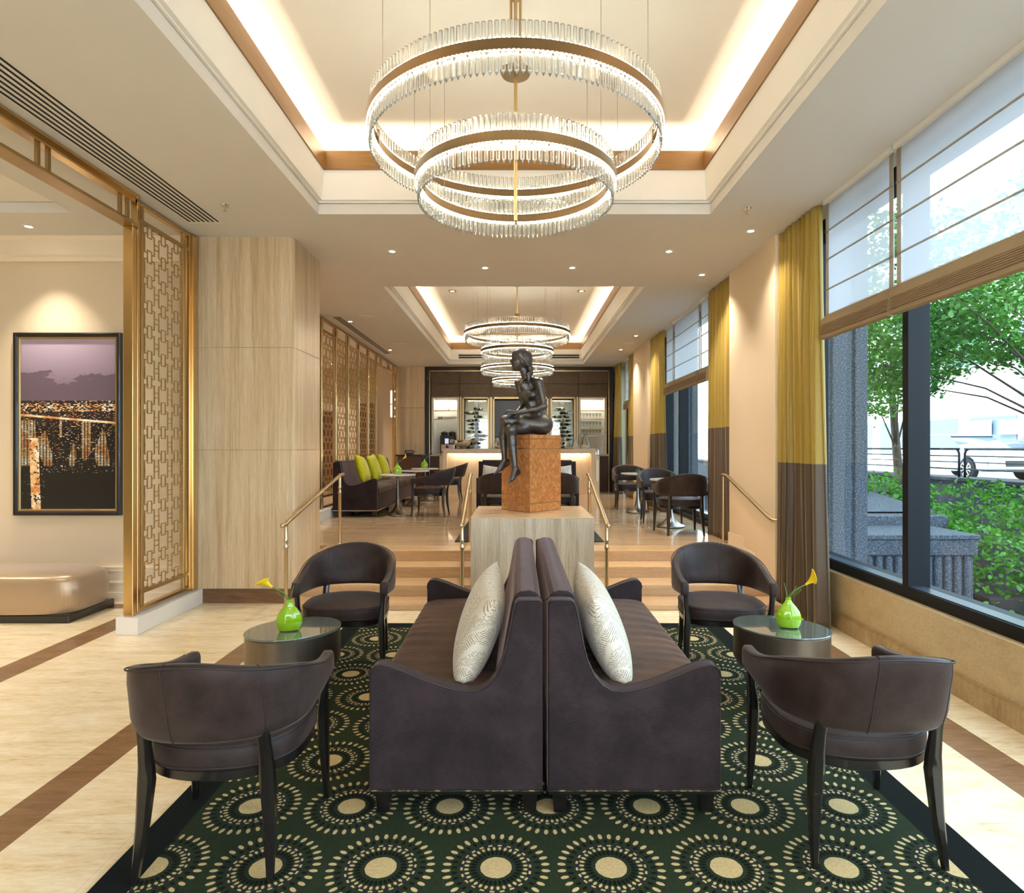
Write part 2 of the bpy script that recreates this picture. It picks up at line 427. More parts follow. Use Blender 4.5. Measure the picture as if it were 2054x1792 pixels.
def granite():
    t = NT('flecked_granite'); v = t.coord(); n = t.noise(v, 60, 6, .8); x, y, z = t.xyz(v)
    t.set(col=t.ramp(n, [(.36, lin(38, 43, 50)), (.52, lin(70, 77, 86)), (.66, lin(142, 148, 156))]), rough=.85); t.bump(n, .8, .02); return t.m
M['granite'] = granite()
def leaf(name, c1, c2):
    t = NT(name); n = t.noise(t.coord(), 2.2, 3); r = t.noise(t.coord(), 25, 2)
    c = t.mix((n+r-1)*2+.5, c1, c2); t.set(col=c, rough=.5)
    tr = t.new('ShaderNodeBsdfTranslucent'); t.put(tr.inputs[0], c)
    mx = t.new('ShaderNodeMixShader'); mx.inputs[0].default_value = .4
    t.l.new(t.b.outputs[0], mx.inputs[1]); t.l.new(tr.outputs[0], mx.inputs[2]); t.l.new(mx.outputs[0], t.out.inputs[0]); return t.m
M['leaf'] = leaf('maple_leaves', lin(34, 84, 26), lin(84, 142, 44))
M['ivy'] = leaf('ivy_leaves', lin(40, 96, 22), lin(96, 160, 44))
M['bark'] = simple('bark', lin(74, 62, 52), .9)
M['asphalt'] = simple('asphalt', lin(186, 186, 186), .9)  # lightened so the street bounces sunlight up onto the ceiling
M['dark_wall'] = stone('dark_retaining_wall', lin(24, 26, 30), lin(38, 38, 42), lin(52, 50, 52), (2, 2, 2), .8, False)
M['facade'] = simple('pale_facade', lin(236, 232, 220), .9)
M['shopglass'] = simple('shop_glass', lin(96, 112, 128), .1)
M['green_metal'] = simple('green_metal', lin(120, 178, 130), .6)
M['silver_paint'] = simple('silver_paint', lin(196, 204, 212), .25, .6, coat=1)
M['navy_paint'] = simple('navy_paint', lin(58, 74, 104), .25, .4, coat=1)
M['tyre'] = simple('tyre', (.015, .015, .015), .8)
M['carglass'] = simple('car_glass', lin(70, 84, 96), .06, coat=1)
# ================================================================ THE SETTING
def cells(mb, X_, Y_, z0, z1, holes):
    for a, b in zip(X_, X_[1:]):
        for c, d in zip(Y_, Y_[1:]):
            mx, my = (a+b)/2, (c+d)/2
            if not any(h[0] < mx < h[1] and h[2] < my < h[3] for h in holes): mb.box(a, b, c, d, z0, z1)
def ring_prism(mb, x0, x1, y0, y1, sec):
    rings = []
    for cx, cy, dx, dy in ((x0, y0, 1, 1), (x1, y0, -1, 1), (x1, y1, -1, -1), (x0, y1, 1, -1)):
        rings.append([(cx+dx*d, cy+dy*d, z) for d, z in sec])
    mb.loft(rings, loop=True)
LT = (-8, -4.13, 1.5, 5.84)
mb = MB(); cells(mb, [-9, -8, -4.13, -3.42, -1.87, -1.83, 1.72, 1.80, 3.3], [-4, -1.2, 1.5, 5.84, 5.88, 8.53, 16.5, 17.6], CZ, CZ+.095, TR+[LT])
ceiling = struct('ceiling', mb, M['ceiling'])
for i, (x0, x1, y0, y1) in enumerate(TR):
    mb = MB(); ring_prism(mb, x0, x1, y0, y1, [(-.38, CZ+.10), (.02, CZ+.10), (.02, CZ+.115), (.05, CZ+.115), (.075, 4.18), (.02, 4.20), (-.38, 4.20)])
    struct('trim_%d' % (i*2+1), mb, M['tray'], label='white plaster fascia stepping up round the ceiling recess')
    mb = MB(); ring_prism(mb, x0, x1, y0, y1, [(.068, 4.18), (.088, 4.18), (.088, 4.355), (.068, 4.355)])
    struct('trim_%d' % (i*2+2), mb, M['trim_wood'], label='honey coloured wooden band round the ceiling recess')
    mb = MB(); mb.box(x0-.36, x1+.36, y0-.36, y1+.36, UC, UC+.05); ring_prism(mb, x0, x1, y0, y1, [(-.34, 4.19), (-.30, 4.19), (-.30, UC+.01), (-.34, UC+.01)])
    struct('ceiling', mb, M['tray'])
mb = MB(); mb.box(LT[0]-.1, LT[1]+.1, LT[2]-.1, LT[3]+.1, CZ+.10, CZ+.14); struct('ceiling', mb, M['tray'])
mb = MB(); mb.box(-9.4, 3.2, -4.2, 17.8, 4.7, 9.5); struct('upper_sun_block', mb, M['facade'])  # unseen hotel mass above, added and sized to block the sun

mb = MB(); mb.box(-9, 2.95, -6, 8.4, -.1, 0); struct('floor', mb, M['floor'])
mb = MB(); mb.box(-3.42, 2.95, 7.70, 17.6, .2, FZ); mb.box(-9, -3.42, 6.78, 17.6, .2, FZ); struct('floor', mb, M['floor2'])
# stairs
zs = [.055, .170, .292, FZ]; ys = [6.22, 6.595, 6.97, 7.307, 7.70]
for xa, xb, lb in ((-2.329, -.47, 'low travertine steps left of the stone plinth'), (.755, 2.63, 'low travertine steps right of the stone plinth')):
    st = thing('stone_staircase', lb, 'steps', ((xa+xb)/2, 6.22, 0))
    for k in range(4):
        mb = MB(); mb.box(xa, xb, ys[k], ys[k+1]+(.05 if k < 3 else 0), 0 if k == 0 else zs[k-1]-.02, zs[k])
        obj('step', mb, M['step'], st, world=True, bevel=.006)
mb = MB(); mb.box(-.47, .755, 7.42, 7.70, .2, FZ); struct('floor', mb, M['floor2'])

# walls
mb = MB(); mb.box(2.87, 3.06, -4, 6.45, 0, .48); struct('wall_right', mb, M['trav_sill'])
mb = MB(); mb.box(2.87, 3.06, 7.85, 12.8, .2, .48); mb.box(2.87, 3.06, 14.4, 17.1, .2, .48); struct('wall_right', mb, M['frame'])
for a, b in ((6.45, 7.85), (12.8, 14.4), (17.0, 17.6)):
    mb = MB(); mb.box(2.64, 3.12, a, b, 0, CZ); struct('wall_right', mb, M['wall'])
mb = MB(); mb.box(2.84, 2.87, -4, 6.45, 0, .135); mb.box(2.845, 2.87, -4, 6.45, .135, .145); struct('baseboard_right', mb, M['trav_base'])
mb = MB()
for k, (a, b, z) in enumerate(((6.45, 6.60, .20), (6.60, 6.97, .32), (6.97, 7.31, .44), (7.31, 7.85, .56))): mb.box(2.625, 2.64, a, b, 0, z)
mb.box(2.625, 2.64, 12.8, 14.4, FZ, .56)
struct('baseboard_right', mb, M['cream_paint'])
mb = MB(); mb.box(-3.22, 3.12, 17.5, 17.65, .2, CZ); struct('wall_back', mb, M['trav_v'])
mb = MB(); mb.box(-9, -3.56, 17.5, 17.65, .2, CZ); mb.box(-3.38, -3.22, 17.5, 17.65, .2, CZ); mb.box(-3.56, -3.38, 17.5, 17.65, .2, 2.45); mb.box(-3.56, -3.38, 17.5, 17.65, 3.2, CZ)
mb.box(-3.56, -3.38, 17.52, 17.56, 2.80, 2.83); struct('wall_back', mb, M['wallpaper'])
mb = MB(); mb.box(-9, -3.33, 6.6, 6.78, 0, CZ); struct('wall_left', mb, M['wallpaper'])
mb = MB(); mb.box(-9.1, -9, -4, 6.78, 0, CZ); mb.box(-6.6, -6.5, 6.78, 17.6, .2, CZ); struct('wall_left', mb, M['wallpaper'])
mb = MB(); mb.box(-9.1, -2.7, -4.1, -4, 0, CZ); mb.box(2.5, 3.25, -4.1, -4, 0, CZ); mb.box(-2.7, 2.5, -4.1, -4, 3.35, CZ); struct('wall_front', mb, M['wall'])  # entrance opening added in this unseen wall to let in fill daylight
mb = MB(); mb.prism([(6.60, 3.56), (6.56, 3.56), (6.55, 3.60), (6.52, 3.62), (6.50, 3.76), (6.47, 3.80), (6.60, 3.80)], 'x', -9, -3.42); struct('trim_5', mb, M['cream_paint'])
mb = MB(); mb.box(-9, -3.42, 6.575, 6.6, 0, .36)
for z in (.36, .325, .20): mb.box(-9, -3.42, 6.565, 6.6, z-.008, z+.008)
mb.box(-9, -3.42, 6.56, 6.6, 0, .10); struct('baseboard_left', mb, M['cream_paint'])

# stone column left of the stairs
cl = thing('stone_column', 'square travertine clad column left of the steps', 'column', (-2.83, 6.95, 0))
def col_poly(g=0): return [(-3.33+g, 6.52+g), (-2.385, 6.52+g), (-2.375, 6.535+g), (-2.345-g, 6.535+g), (-2.33-g, 6.56), (-2.33-g, 7.38-g), (-3.33+g, 7.38-g)]
for a, b in ((.15, 1.586), (1.592, 2.651), (2.657, CZ)):
    mb = MB(); mb.prism(col_poly(), 'z', a, b); obj('stone_block', mb, M['trav_v'], cl, world=True)
mb = MB(); mb.prism(col_poly(.004), 'z', .02, CZ-.01); obj('core', mb, M['trav_base'], cl, world=True)
mb = MB(); mb.prism(col_poly(-.006), 'z', 0, .146); obj('base', mb, M['trav_dark'], cl, world=True)
# far travertine pilaster left of the bar
cl = thing('stone_column', 'travertine clad pilaster between the lattice screens and the bar wall', 'column', (-2.85, 17.2, FZ))
for a, b in ((FZ, 2.68), (2.69, CZ)):
    mb = MB(); mb.box(-3.22, -2.53, 17.05, 17.49, a, b); obj('stone_block', mb, M['trav_v'], cl, world=True)

# windows: charcoal frames, panes
def window(n, y0, y1, mull):
    w_ = props(link(bpy.data.objects.new('window_%d' % n, None)), kind='structure'); w_.location = (3.0, (y0+y1)/2, .5)
    mb = MB(); mb.box(2.93, 3.16, y0, y1, .48, .565)
    mb.box(2.93, 3.16, y0, y1, 3.70, 3.80); mb.box(2.95, 3.16, y1-.06, y1, .56, 3.7); mb.box(2.95, 3.16, y0, y0+.06, .56, 3.7)
    obj('frame', mb, M['frame'], w_, world=True, bevel=.004)
    for m in mull:
        mb = MB(); mb.box(2.93, 3.10, m-.035, m+.035, .56, 3.7); obj('mullion', mb, M['frame'], w_, world=True, bevel=.004)
    mb = MB(); mb.box(2.945, 3.05, y0, y1, .565, .572); obj('sill', mb, M['sill_metal'], w_, world=True)
    e = [y0+.06]+list(mull)+[y1-.06]
    for a, b in zip(e, e[1:]):
        mb = MB(); mb.box(3.055, 3.061, a, b, .56, 3.7); obj('pane', mb, M['pane'], w_, world=True)
window(1, -4, 6.45, [-2.0, 1.4, 4.755])
window(2, 7.85, 12.8, [11.435])
window(3, 14.4, 17.0, [16.0])

# ================================================================ SCREENS
def lattice(mb, x, y0, y1, z0, z1, n, p=.228, b=.0034, d=.005):
    cw = (y1-y0)/n
    def H(a, c, z):
        if z0 <= z <= z1: mb.box(x-d, x+d, max(a, y0), min(c, y1), z-b, z+b)
    def Vv(y, a, c):
        a, c = max(a, z0), min(c, z1)
        if c > a and y0 <= y <= y1: mb.box(x-d, x+d, y-b, y+b, a, c)
    rows = int((z1-z0)/p)+2
    sw, sh, bw = cw*.15, .055, cw*.34
    for c in range(n):
        yc = y0+(c+.5)*cw
        for k in range(-1, rows):
            zc = z0+.04+k*p
            Vv(yc-sw, zc-sh, zc+sh); Vv(yc+sw, zc-sh, zc+sh); H(yc-sw, yc+sw, zc-sh); H(yc-sw, yc+sw, zc+sh)
            for s in (-1, 1):
                for q in (-1, 1):
                    za = zc+q*.028; H(min(yc+s*sw, yc+s*bw), max(yc+s*sw, yc+s*bw), za)
                Vv(yc+s*bw, zc+.028, zc+p-.028)
            for q in (-.022, .022):
                H(yc+bw, yc+cw-bw, zc+p/2+q)
                if c == 0: H(y0, yc-bw, zc+p/2+q)
def screen(label, x, y0, y1, z0, z1, n, g=None, ins=.10, ins2=.16):
    t = thing('lattice_screen', label, 'screen', (x, (y0+y1)/2, z0), 0, g)
    mb = MB(); r = .017
    mb.box(x-.03, x+.03, y0, y0+.035, z0, z1); mb.box(x-.03, x+.03, y1-.035, y1, z0, z1)
    mb.box(x-.028, x+.028, y0, y1, z0, z0+.035); mb.box(x-.028, x+.028, y0, y1, z1-.035, z1)
    obj('frame', mb, M['brass'], t, world=True, bevel=.004)
    mb = MB()
    for y in (y0+ins, y1-ins): mb.box(x-.017, x+.017, y-r, y+r, z0+.03, z1-.03)
    for z in (z0+ins2, z1-ins2): mb.box(x-.016, x+.016, y0+.03, y1-.03, z-r, z+r)
    obj('inner_frame', mb, M['brass_b'], t, world=True, bevel=.003)
    mb = MB(); lattice(mb, x, y0+ins+r, y1-ins-r, z0+ins2+r, z1-ins2-r, n); obj('lattice', mb, M['brass_b'], t, world=True)
    return t
screen('tall brass lattice screen on white base left of the stone column', -3.36, 5.50, 6.40, .17, CZ-.01, 3)
mb = MB(); mb.box(-3.46, -3.27, 5.40, 6.52, 0, .15); one('screen_base', mb, M['white_paint'], 'white painted plinth under the near lattice screen', 'base', bevel=.004)
mb = MB(); mb.box(-3.42, -3.335, 5.44, 5.497, .15, 3.535); recenter(one('brass_post', mb, M['brass'], 'wide polished brass door post at the near end of lattice screen', 'post', bevel=.004), (-3.38, 5.46, .15))
mb = MB(); mb.box(-3.40, -3.31, 6.402, 6.50, .15, 3.79); recenter(one('brass_post', mb, M['brass'], 'slim brass post between the near lattice screen and stone column', 'post', bevel=.004), (-3.36, 6.45, .15))
# header over the opening to the side room
hd = thing('brass_header', 'double brass header rail over the wide opening at left', 'header', (-3.36, 2.2, 3.55))
mb = MB(); mb.box(-3.40, -3.32, -1.6, 5.46, 3.745, 3.795); mb.box(-3.44, -3.28, -1.6, 5.46, 3.78, 3.799); obj('top_rail', mb, M['brass'], hd, world=True, bevel=.004)
mb = MB(); mb.box(-3.385, -3.335, -1.6, 5.46, 3.55, 3.588); mb.box(-3.43, -3.29, -1.6, 5.46, 3.535, 3.555); obj('lower_rail', mb, M['brass_b'], hd, world=True, bevel=.004)
for k in range(7):
    for q in (0, .10):
        y = 5.40-q-.91*k
        mb = MB(); mb.box(-3.372, -3.348, y-.014, y+.014, 3.585, 3.745); obj('spacer', mb, M['brass_b'], hd, world=True)
# far screens
XS = -3.30
ysc = [9.68, 10.50, 11.33, 12.15, 12.97, 13.80, 14.62]
nm = ['nearest visible', 'second', 'third', 'fourth', 'fifth', 'sixth']
for k in range(6):
    screen('brass lattice screen, %s of the row behind the green-cushioned banquette' % nm[k], XS, ysc[k], ysc[k+1]-.012, .58, CZ-.005, 3, 'lattice screens behind the banquette', .075, .20)
screen('narrow brass lattice screen beside the far travertine pilaster', XS, 16.62, 17.04, .58, CZ-.005, 2, None, .06, .20)
mb = MB(); mb.box(-3.40, -3.20, 7.38, 14.62, FZ, .575); mb.box(-3.40, -3.20, 16.62, 17.05, FZ, .575); one('screen_base', mb, M['white_paint'], 'long white painted plinth under the far lattice screens', 'base')
hd = thing('brass_header', 'brass header rail over the far doorway between lattice screens', 'header', (XS, 15.6, 3.6))
mb = MB(); mb.box(XS-.03, XS+.03, 14.625, 16.615, 3.75, 3.79); obj('top_rail', mb, M['brass'], hd, world=True)
mb = MB(); mb.box(XS-.03, XS+.03, 14.625, 16.615, 3.55, 3.59); obj('lower_rail', mb, M['brass'], hd, world=True)
for y in (15.05, 15.15, 15.9, 16.0):
    mb = MB(); mb.box(XS-.02, XS+.02, y-.015, y+.015, 3.59, 3.75); obj('spacer', mb, M['brass_b'], hd, world=True)
mb = MB(); mb.box(-5.42, -5.02, 17.42, 17.495, FZ, 2.6); one('wood_panel', mb, M['dark_wood'], 'brown wood wall panel seen through the far lattice screens', 'panel')
mb = MB(); mb.box(-4.36, -3.98, 17.3, 17.495, FZ, 2.82); one('dark_door', mb, M['dark_wood'], 'tall dark door seen through the doorway by the bar', 'cabinet', bevel=.01)  # plain box standing for the dark door at the hall's end

# ================================================================ CEILING FITTINGS
v = thing('ceiling_vent', 'long white slotted air grille in the ceiling at upper left', 'vent', (-3.03, 4, CZ))
mb = MB(); mb.box(-3.20, -2.875, 1.0, 6.12, CZ-.002, CZ-.0005); obj('frame', mb, M['white_paint'], v, world=True)
for k in range(7):
    x = -3.17+k*.0455
    mb = MB(); mb.box(x-.009, x+.009, 1.1, 6.07, CZ-.004, CZ-.002); obj('slot', mb, M['slot'], v, world=True)
v = thing('ceiling_vent', 'white linear air grille above the far lattice screens', 'vent', (-3.0, 12.5, CZ))
mb = MB(); mb.box(-3.12, -2.96, 10.3, 14.9, CZ-.002, CZ-.0005); obj('frame', mb, M['white_paint'], v, world=True)
for x in (-3.085, -3.04, -2.995):
    mb = MB(); mb.box(x-.012, x+.012, 10.5, 14.7, CZ-.004, CZ-.002); obj('slot', mb, M['slot'], v, world=True)
for (a, b, lb) in ((-1.55, -.90, 'left'), (.90, 1.60, 'right')):
    v = thing('wall_vent', 'black two-slot air vent in the far ceiling recess, %s one' % lb, 'vent', ((a+b)/2, 16.42, 3.98), 0, 'slot vents in the far recess')
    for z in (3.96, 4.02):
        mb = MB(); mb.box(a, b, 16.41, 16.44, z-.015, z+.015); obj('slot', mb, M['slot'], v, world=True)

def make_downlight():
    t = thing('downlight', 'x', 'ceiling light')
    mb = MB(); mb.ring(.032, .055, -.006, 0, 24); obj('trim_ring', mb, M['white_paint'], t, smooth='auto')
    mb = MB(); mb.lathe([(.002, -.0005), (.030, -.0005), (.030, -.003), (.002, -.003)], 20); obj('bulb', mb, M['bulb'], t)
    return t
DL = [(-1.40, 6.99, 'recessed downlight in the ceiling above the column, left of the pair over the steps'), (-.40, 7.63, 'recessed downlight left of centre in front of the far recess'),
      (.66, 7.63, 'recessed downlight right of centre in front of the far recess'), (1.68, 6.99, 'recessed downlight over the steps near the right wall'),
      (2.325, 7.94, 'recessed downlight close to the second curtain'), (2.346, 6.33, 'recessed downlight between sprinkler and nearest curtain'),
      (-2.91, 10.9, 'recessed downlight by the near end of the far linear vent'), (-2.87, 14.1, 'recessed downlight by the far end of the far linear vent'),
      (2.31, 12.3, 'recessed downlight beside the third curtain'), (2.30, 14.05, 'recessed downlight beside the far right pier'),
      (-4.83, 6.2, 'bright recessed downlight above the framed city picture'),
      (-2.0, -.6, 'added unseen downlight behind the camera, left'), (2.3, 1.6, 'added out-of-view downlight above the lounge window'), (2.3, -1.0, 'added unseen downlight behind the camera, right'), (-6.5, 4.9, 'added fill downlight in the side room')]  # unseen downlights added to fill the lounge and side room
DL += [(-4.9, y, 'added fill downlight in the hall behind the lattice screens') for y in (8.2, 9.9, 11.6, 13.3, 15.0, 16.5)]  # no visible fittings here; lamps added to brighten the hall behind the lattice
DL += [(-4.2, 3.4, 'added fill downlight in the side room near the header'), (-6.9, 5.3, 'added fill downlight in the side room along the picture wall'), (-1.4, 7.0-16, 'x')][:2]  # extra lamps added to brighten the side room
dl0 = None
for k, (x, y, lb) in enumerate(DL):
    if dl0 is None: dl0 = make_downlight(); o = dl0; o.location = (x, y, CZ); o['label'] = lb; o['group'] = 'ceiling downlights'
    else: o = dup(dl0, (x, y, CZ), 0, lb, 'ceiling downlights')
    l = bpy.data.lights.new('downlight_lamp', 'SPOT'); l.energy = {10: 170, 14: 150}.get(k, (80 if y < 7.5 else 135) if k < 15 else 210); l.color = WARM2; l.spot_size = math.radians(105 if k != 10 else 80); l.spot_blend = .9; l.shadow_soft_size = .04
    lo = link(bpy.data.objects.new('downlight_lamp', l)); lo.location = (x, y, CZ-.01)
for x, lb in ((-1.2, 'dark-ringed downlight left in the far ceiling recess'), (1.16, 'dark-ringed downlight right in the far ceiling recess')):
    t = thing('downlight', lb, 'ceiling light', (x, 11.5, UC), 0, 'downlights in the far recess')
    mb = MB(); mb.ring(.035, .075, -.008, 0, 24); obj('trim_ring', mb, M['brass_b'], t, smooth='auto')
    mb = MB(); mb.lathe([(.001, -.001), (.034, -.001), (.034, -.003), (.001, -.003)], 20); obj('bulb', mb, M['bulb'], t)
for x, y, lb in ((-2.5, 10.4, 'round ceiling speaker nearer the column'), (-2.5, 13.2, 'round ceiling speaker above the far tables at left'), (2.30, 13.1, 'round ceiling speaker near the far right pier'), (2.32, 15.6, 'round ceiling speaker nearest the bar at right')):
    t = thing('ceiling_speaker', lb, 'speaker', (x, y, CZ), 0, 'round ceiling speakers')
    mb = MB(); mb.lathe([(.001, 0), (.135, 0), (.14, -.004), (.12, -.008), (.001, -.009)], 32); obj('grille', mb, M['white_paint'], t, smooth='auto')
for x, y, lb in ((-2.64, 5.66, 'small chrome sprinkler head beside the long vent'), (2.09, 5.73, 'small chrome sprinkler head near the right-hand curtain')):
    t = thing('sprinkler', lb, 'sprinkler', (x, y, CZ), 0, 'ceiling sprinklers')
    mb = MB(); mb.lathe([(.001, 0), (.040, 0), (.034, -.010), (.012, -.014), (.001, -.014)], 20); obj('cover_plate', mb, M['chrome'], t, smooth='auto')
    mb = MB(); mb.cap((0, 0, -.01), (0, 0, -.05), .006, .006, 8); mb.lathe([(.001, -.05), (.016, -.052), (.016, -.055), (.001, -.056)], 12); obj('nozzle', mb, M['chrome'], t)

# ================================================================ CHANDELIERS
def crystal_mb(mb, r, a, z0, z1, w=.0125, d=.008):
    c, s = math.cos(a), math.sin(a)
    def P(u, v, z): return ((r+v)*c-u*s, (r+v)*s+u*c, z)
    mb.loft([[P(-w, 0, z1), P(-w*.5, d, z1), P(w*.5, d, z1), P(w, 0, z1), P(w*.5, -d, z1), P(-w*.5, -d, z1)],
             [P(-w, 0, z0+.022), P(-w*.5, d, z0+.022), P(w*.5, d, z0+.022), P(w, 0, z0+.022), P(w*.5, -d, z0+.022), P(-w*.5, -d, z0+.022)],
             [P(-w*.1, 0, z0), P(-w*.05, d*.1, z0), P(w*.05, d*.1, z0), P(w*.1, 0, z0), P(w*.05, -d*.1, z0), P(-w*.05, -d*.1, z0)]])
def chandelier(loc, label, detail):
    t = thing('chandelier', label, 'chandelier', loc, 0, 'two-tier crystal ring chandeliers')
    zz = loc[2]
    cr = []
    for (r, zb, n) in ((.905, 3.57, 172), (.612, 3.267, 116)):
        z = zb-zz
        mb = MB(); mb.ring(r-.020, r+.024, z, z+.055, 128); band = obj('ring_band', mb, M['bronze_band'], t, smooth='auto')
        for q in (r-.0165, r+.0175):
            for z_ in (z-.005, z+.056):
                mb = MB(); mb.ring(q-.003, q+.003, z_, z_+.004, 96); obj('led_strip', mb, M['led_dots'], band)
        for k in range(n): cr.append((r, 2*PI*k/n+.01, z-.115, z+.155, band))
        m = 4
        for k in range(4):
            a = (math.pi/5 if k % 2 == 0 else -math.pi/5)+(math.pi if k > 1 else 0)
            x, y = r*math.cos(a), r*math.sin(a)
            mb = MB(); mb.tube([(x, y, z+.05), (x, y, UC-zz)], .0016, 5); obj('cable', mb, M['nickel'], t)
    for k, (r, a, z0, z1, b) in enumerate(sorted(cr, key=lambda q: q[0]*math.sin(q[1]))):
        if k < 100 and detail:
            mb = MB(); crystal_mb(mb, r, a, z0, z1); obj('crystal', mb, M['crystal'], b)
        else:
            if k == 0 or (detail and k == 100): rest = MB()
            crystal_mb(rest, r, a, z0, z1)
    obj('crystals', rest, M['crystal'], t, kind='stuff')
    mb = MB(); mb.tube([(0, 0, 3.06-zz), (0, 0, UC-zz)], .011, 10)
    if detail: mb.tube([(.03, 0, 4.0-zz), (.03, 0, UC-zz)], .009, 8); mb.tube([(-.03, 0, 4.0-zz), (-.03, 0, UC-zz)], .009, 8)
    obj('stem', mb, M['brass_b'], t, smooth='auto')
    mb = MB()
    if detail: mb.lathe([(.001, 3.99-zz), (.09, 3.99-zz), (.10, 4.01-zz), (.06, 4.03-zz), (.001, 4.03-zz)], 28)
    else: mb.lathe([(.001, 3.90-zz), (.045, 3.90-zz), (.045, 3.95-zz), (.001, 3.95-zz)], 28)
    obj('hub', mb, M['bronze_band'], t, smooth='auto')
    mb = MB(); hc = .006 if detail else .035; rc = .035 if detail else .085; mb.lathe([(.001, UC-hc-zz), (rc, UC-hc-zz), (rc+.004, UC-zz), (.001, UC-zz)], 28); obj('canopy', mb, M['brass_b'], t, smooth='auto')
    mb = MB()
    for (r, zb) in ((.905, 3.57), (.612, 3.267)):
        mb.tube([(-r+.01, 0, zb+.03-zz), (r-.01, 0, zb+.03-zz)], .007, 6) if not detail else None
        a = math.pi/2; mb.box(-.008, .008, r-.034, r-.018, zb-.02-zz, zb+.10-zz)
        for s in (-1, 1): mb.box(s*(r-.03)-.008, s*(r-.03)+.008, -.01, .01, zb-.01-zz, zb+.07-zz)
    obj('bracket', mb, M['bronze_band'], t)
    return t
chandelier((-.015, 4.0, UC), 'large two-tier crystal ring chandelier nearest the camera over the sofas', True)
chandelier((-.015, 11.0, UC), 'crystal ring chandelier behind, over the raised lounge', False)
chandelier((-.015, 15.9, UC), 'smallest and farthest crystal ring chandelier near the bar', False)

# ================================================================ CURTAINS AND BLINDS
def curtain(label, x, y0, y1, folds, flare=.08, zb=FZ, amp=.06, seed=1, lean=0):
    rnd = random.Random(seed); ph = [rnd.random()*6 for _ in range(6)]; L = y1-y0; nu = folds*14
    def fn(u, vv):
        z = zb+.004+(CZ-zb-.008)*vv; k = 1-vv
        wv = math.sin(2*PI*folds*u+ph[0]+.5*math.sin(3*k+ph[1])) + .35*math.sin(2*PI*folds*2.3*u+ph[2]+k*1.6)
        sag = .12*math.sin(2*PI*1.5*u+ph[4])*k*(1-k)
        y = y0-flare*k*k+(L+2*flare*k*k)*u + .010*math.cos(2*PI*folds*u+ph[0])+.02*math.sin(4*k+ph[3])*k
        return (x+lean*k+amp*(.55+.55*k)*wv+sag*.4+.02*math.sin(7*u+ph[5]+k*2)*k, y, z)
    mb = MB(); mb.grid(fn, nu, 40)
    return recenter(one('curtain', mb, M['curtain'], label, 'curtain', 'two-tone silk curtains on the window wall', smooth=True, solid=.006), (x, (y0+y1)/2, zb))
curtain('nearest yellow and taupe silk curtain, falling to the lower floor by the green vase', 2.70, 5.64, 6.42, 8, .07, 0, .052, 1, .02)
curtain('second yellow and taupe silk curtain beside the wall handrail', 2.71, 7.95, 8.85, 8, .05, FZ, .05, 2)
curtain('third yellow and taupe silk curtain behind the window tables', 2.71, 11.75, 12.75, 9, .22, FZ, .05, 3)
curtain('fourth yellow and taupe curtain, narrow, at the far pier', 2.70, 14.42, 15.2, 6, .18, FZ, .05, 4)
curtain('farthest yellow and taupe silk curtain next to the bar', 2.66, 16.2, 16.95, 6, .20, FZ, .05, 5, -.05)
def blind(label, y0, y1, seed=0):
    t = thing('roman_blind', label, 'blind', (2.73, (y0+y1)/2, 2.6), 0, 'sheer roman blinds')
    x = 2.73
    mb = MB(); mb.grid(lambda u, v: (x+.004*math.sin(9*u+5*v), y0+(y1-y0)*u, 2.74+(CZ-.02-2.74)*v), 20, 12); obj('sheer_panel', mb, M['sheer'], t, world=True, smooth=True)
    mb = MB()
    for z in (3.52, 3.27, 3.005): mb.box(x-.012, x-.004, y0, y1, z-.006, z+.006)
    obj('batten', mb, M['tape'], t, world=True)
    for y in (y0, y1-.05):
        mb = MB(); mb.box(x-.006, x-.003, y, y+.05, 2.74, CZ-.02); obj('edge_tape', mb, M['tape'], t, world=True)
    # the gathered stack of folds at the bottom
    prof = [(x+.02, 2.80), (x-.012, 2.78), (x-.040, 2.75), (x-.052, 2.715)]
    for k in range(7): z = 2.700-k*.0135; prof += [(x-.056-.001*k, z), (x-.055-.001*k, z-.0075), (x-.036-.001*k, z-.0105)]
    prof += [(x-.062, 2.60), (x-.060, 2.572), (x-.02, 2.566), (x+.02, 2.60)]
    mb = MB(); n = 24; rings = []
    for i in range(n+1):
        u = i/n; y = y0+(y1-y0)*u; e = .004*math.sin(13*u+seed)
        rings.append([(px+e, y, pz+e*.6) for px, pz in prof])
    mb.loft(rings); obj('fold_stack', mb, M['blind_fold'], t, world=True)
    mb = MB(); mb.box(x-.03, x+.03, y0, y1, CZ-.04, CZ-.001); obj('headrail', mb, M['white_paint'], t, world=True)
blind('sheer roman blind with gathered beige hem over the near window, left of the join', 4.56, 5.56, 1)
blind('wide sheer roman blind cut by the right edge of the photo', 1.2, 4.52, 2)
blind('sheer roman blind in the middle window, nearest to the second curtain', 8.95, 9.38, 3)
blind('sheer roman blind in the middle window, wide middle one', 9.42, 10.97, 4)
blind('sheer roman blind in the middle window, beside the third curtain', 11.01, 11.55, 6)
blind('sheer roman blind in the far window', 15.45, 15.95, 5)
# ================================================================ FURNITURE
mb = MB(); mb.box(-1.555, 1.83, .9, 5.73, .0005, .013); one('rug', mb, M['rug'], 'dark green rug patterned with cream sunburst medallions under the sofas', 'rug')

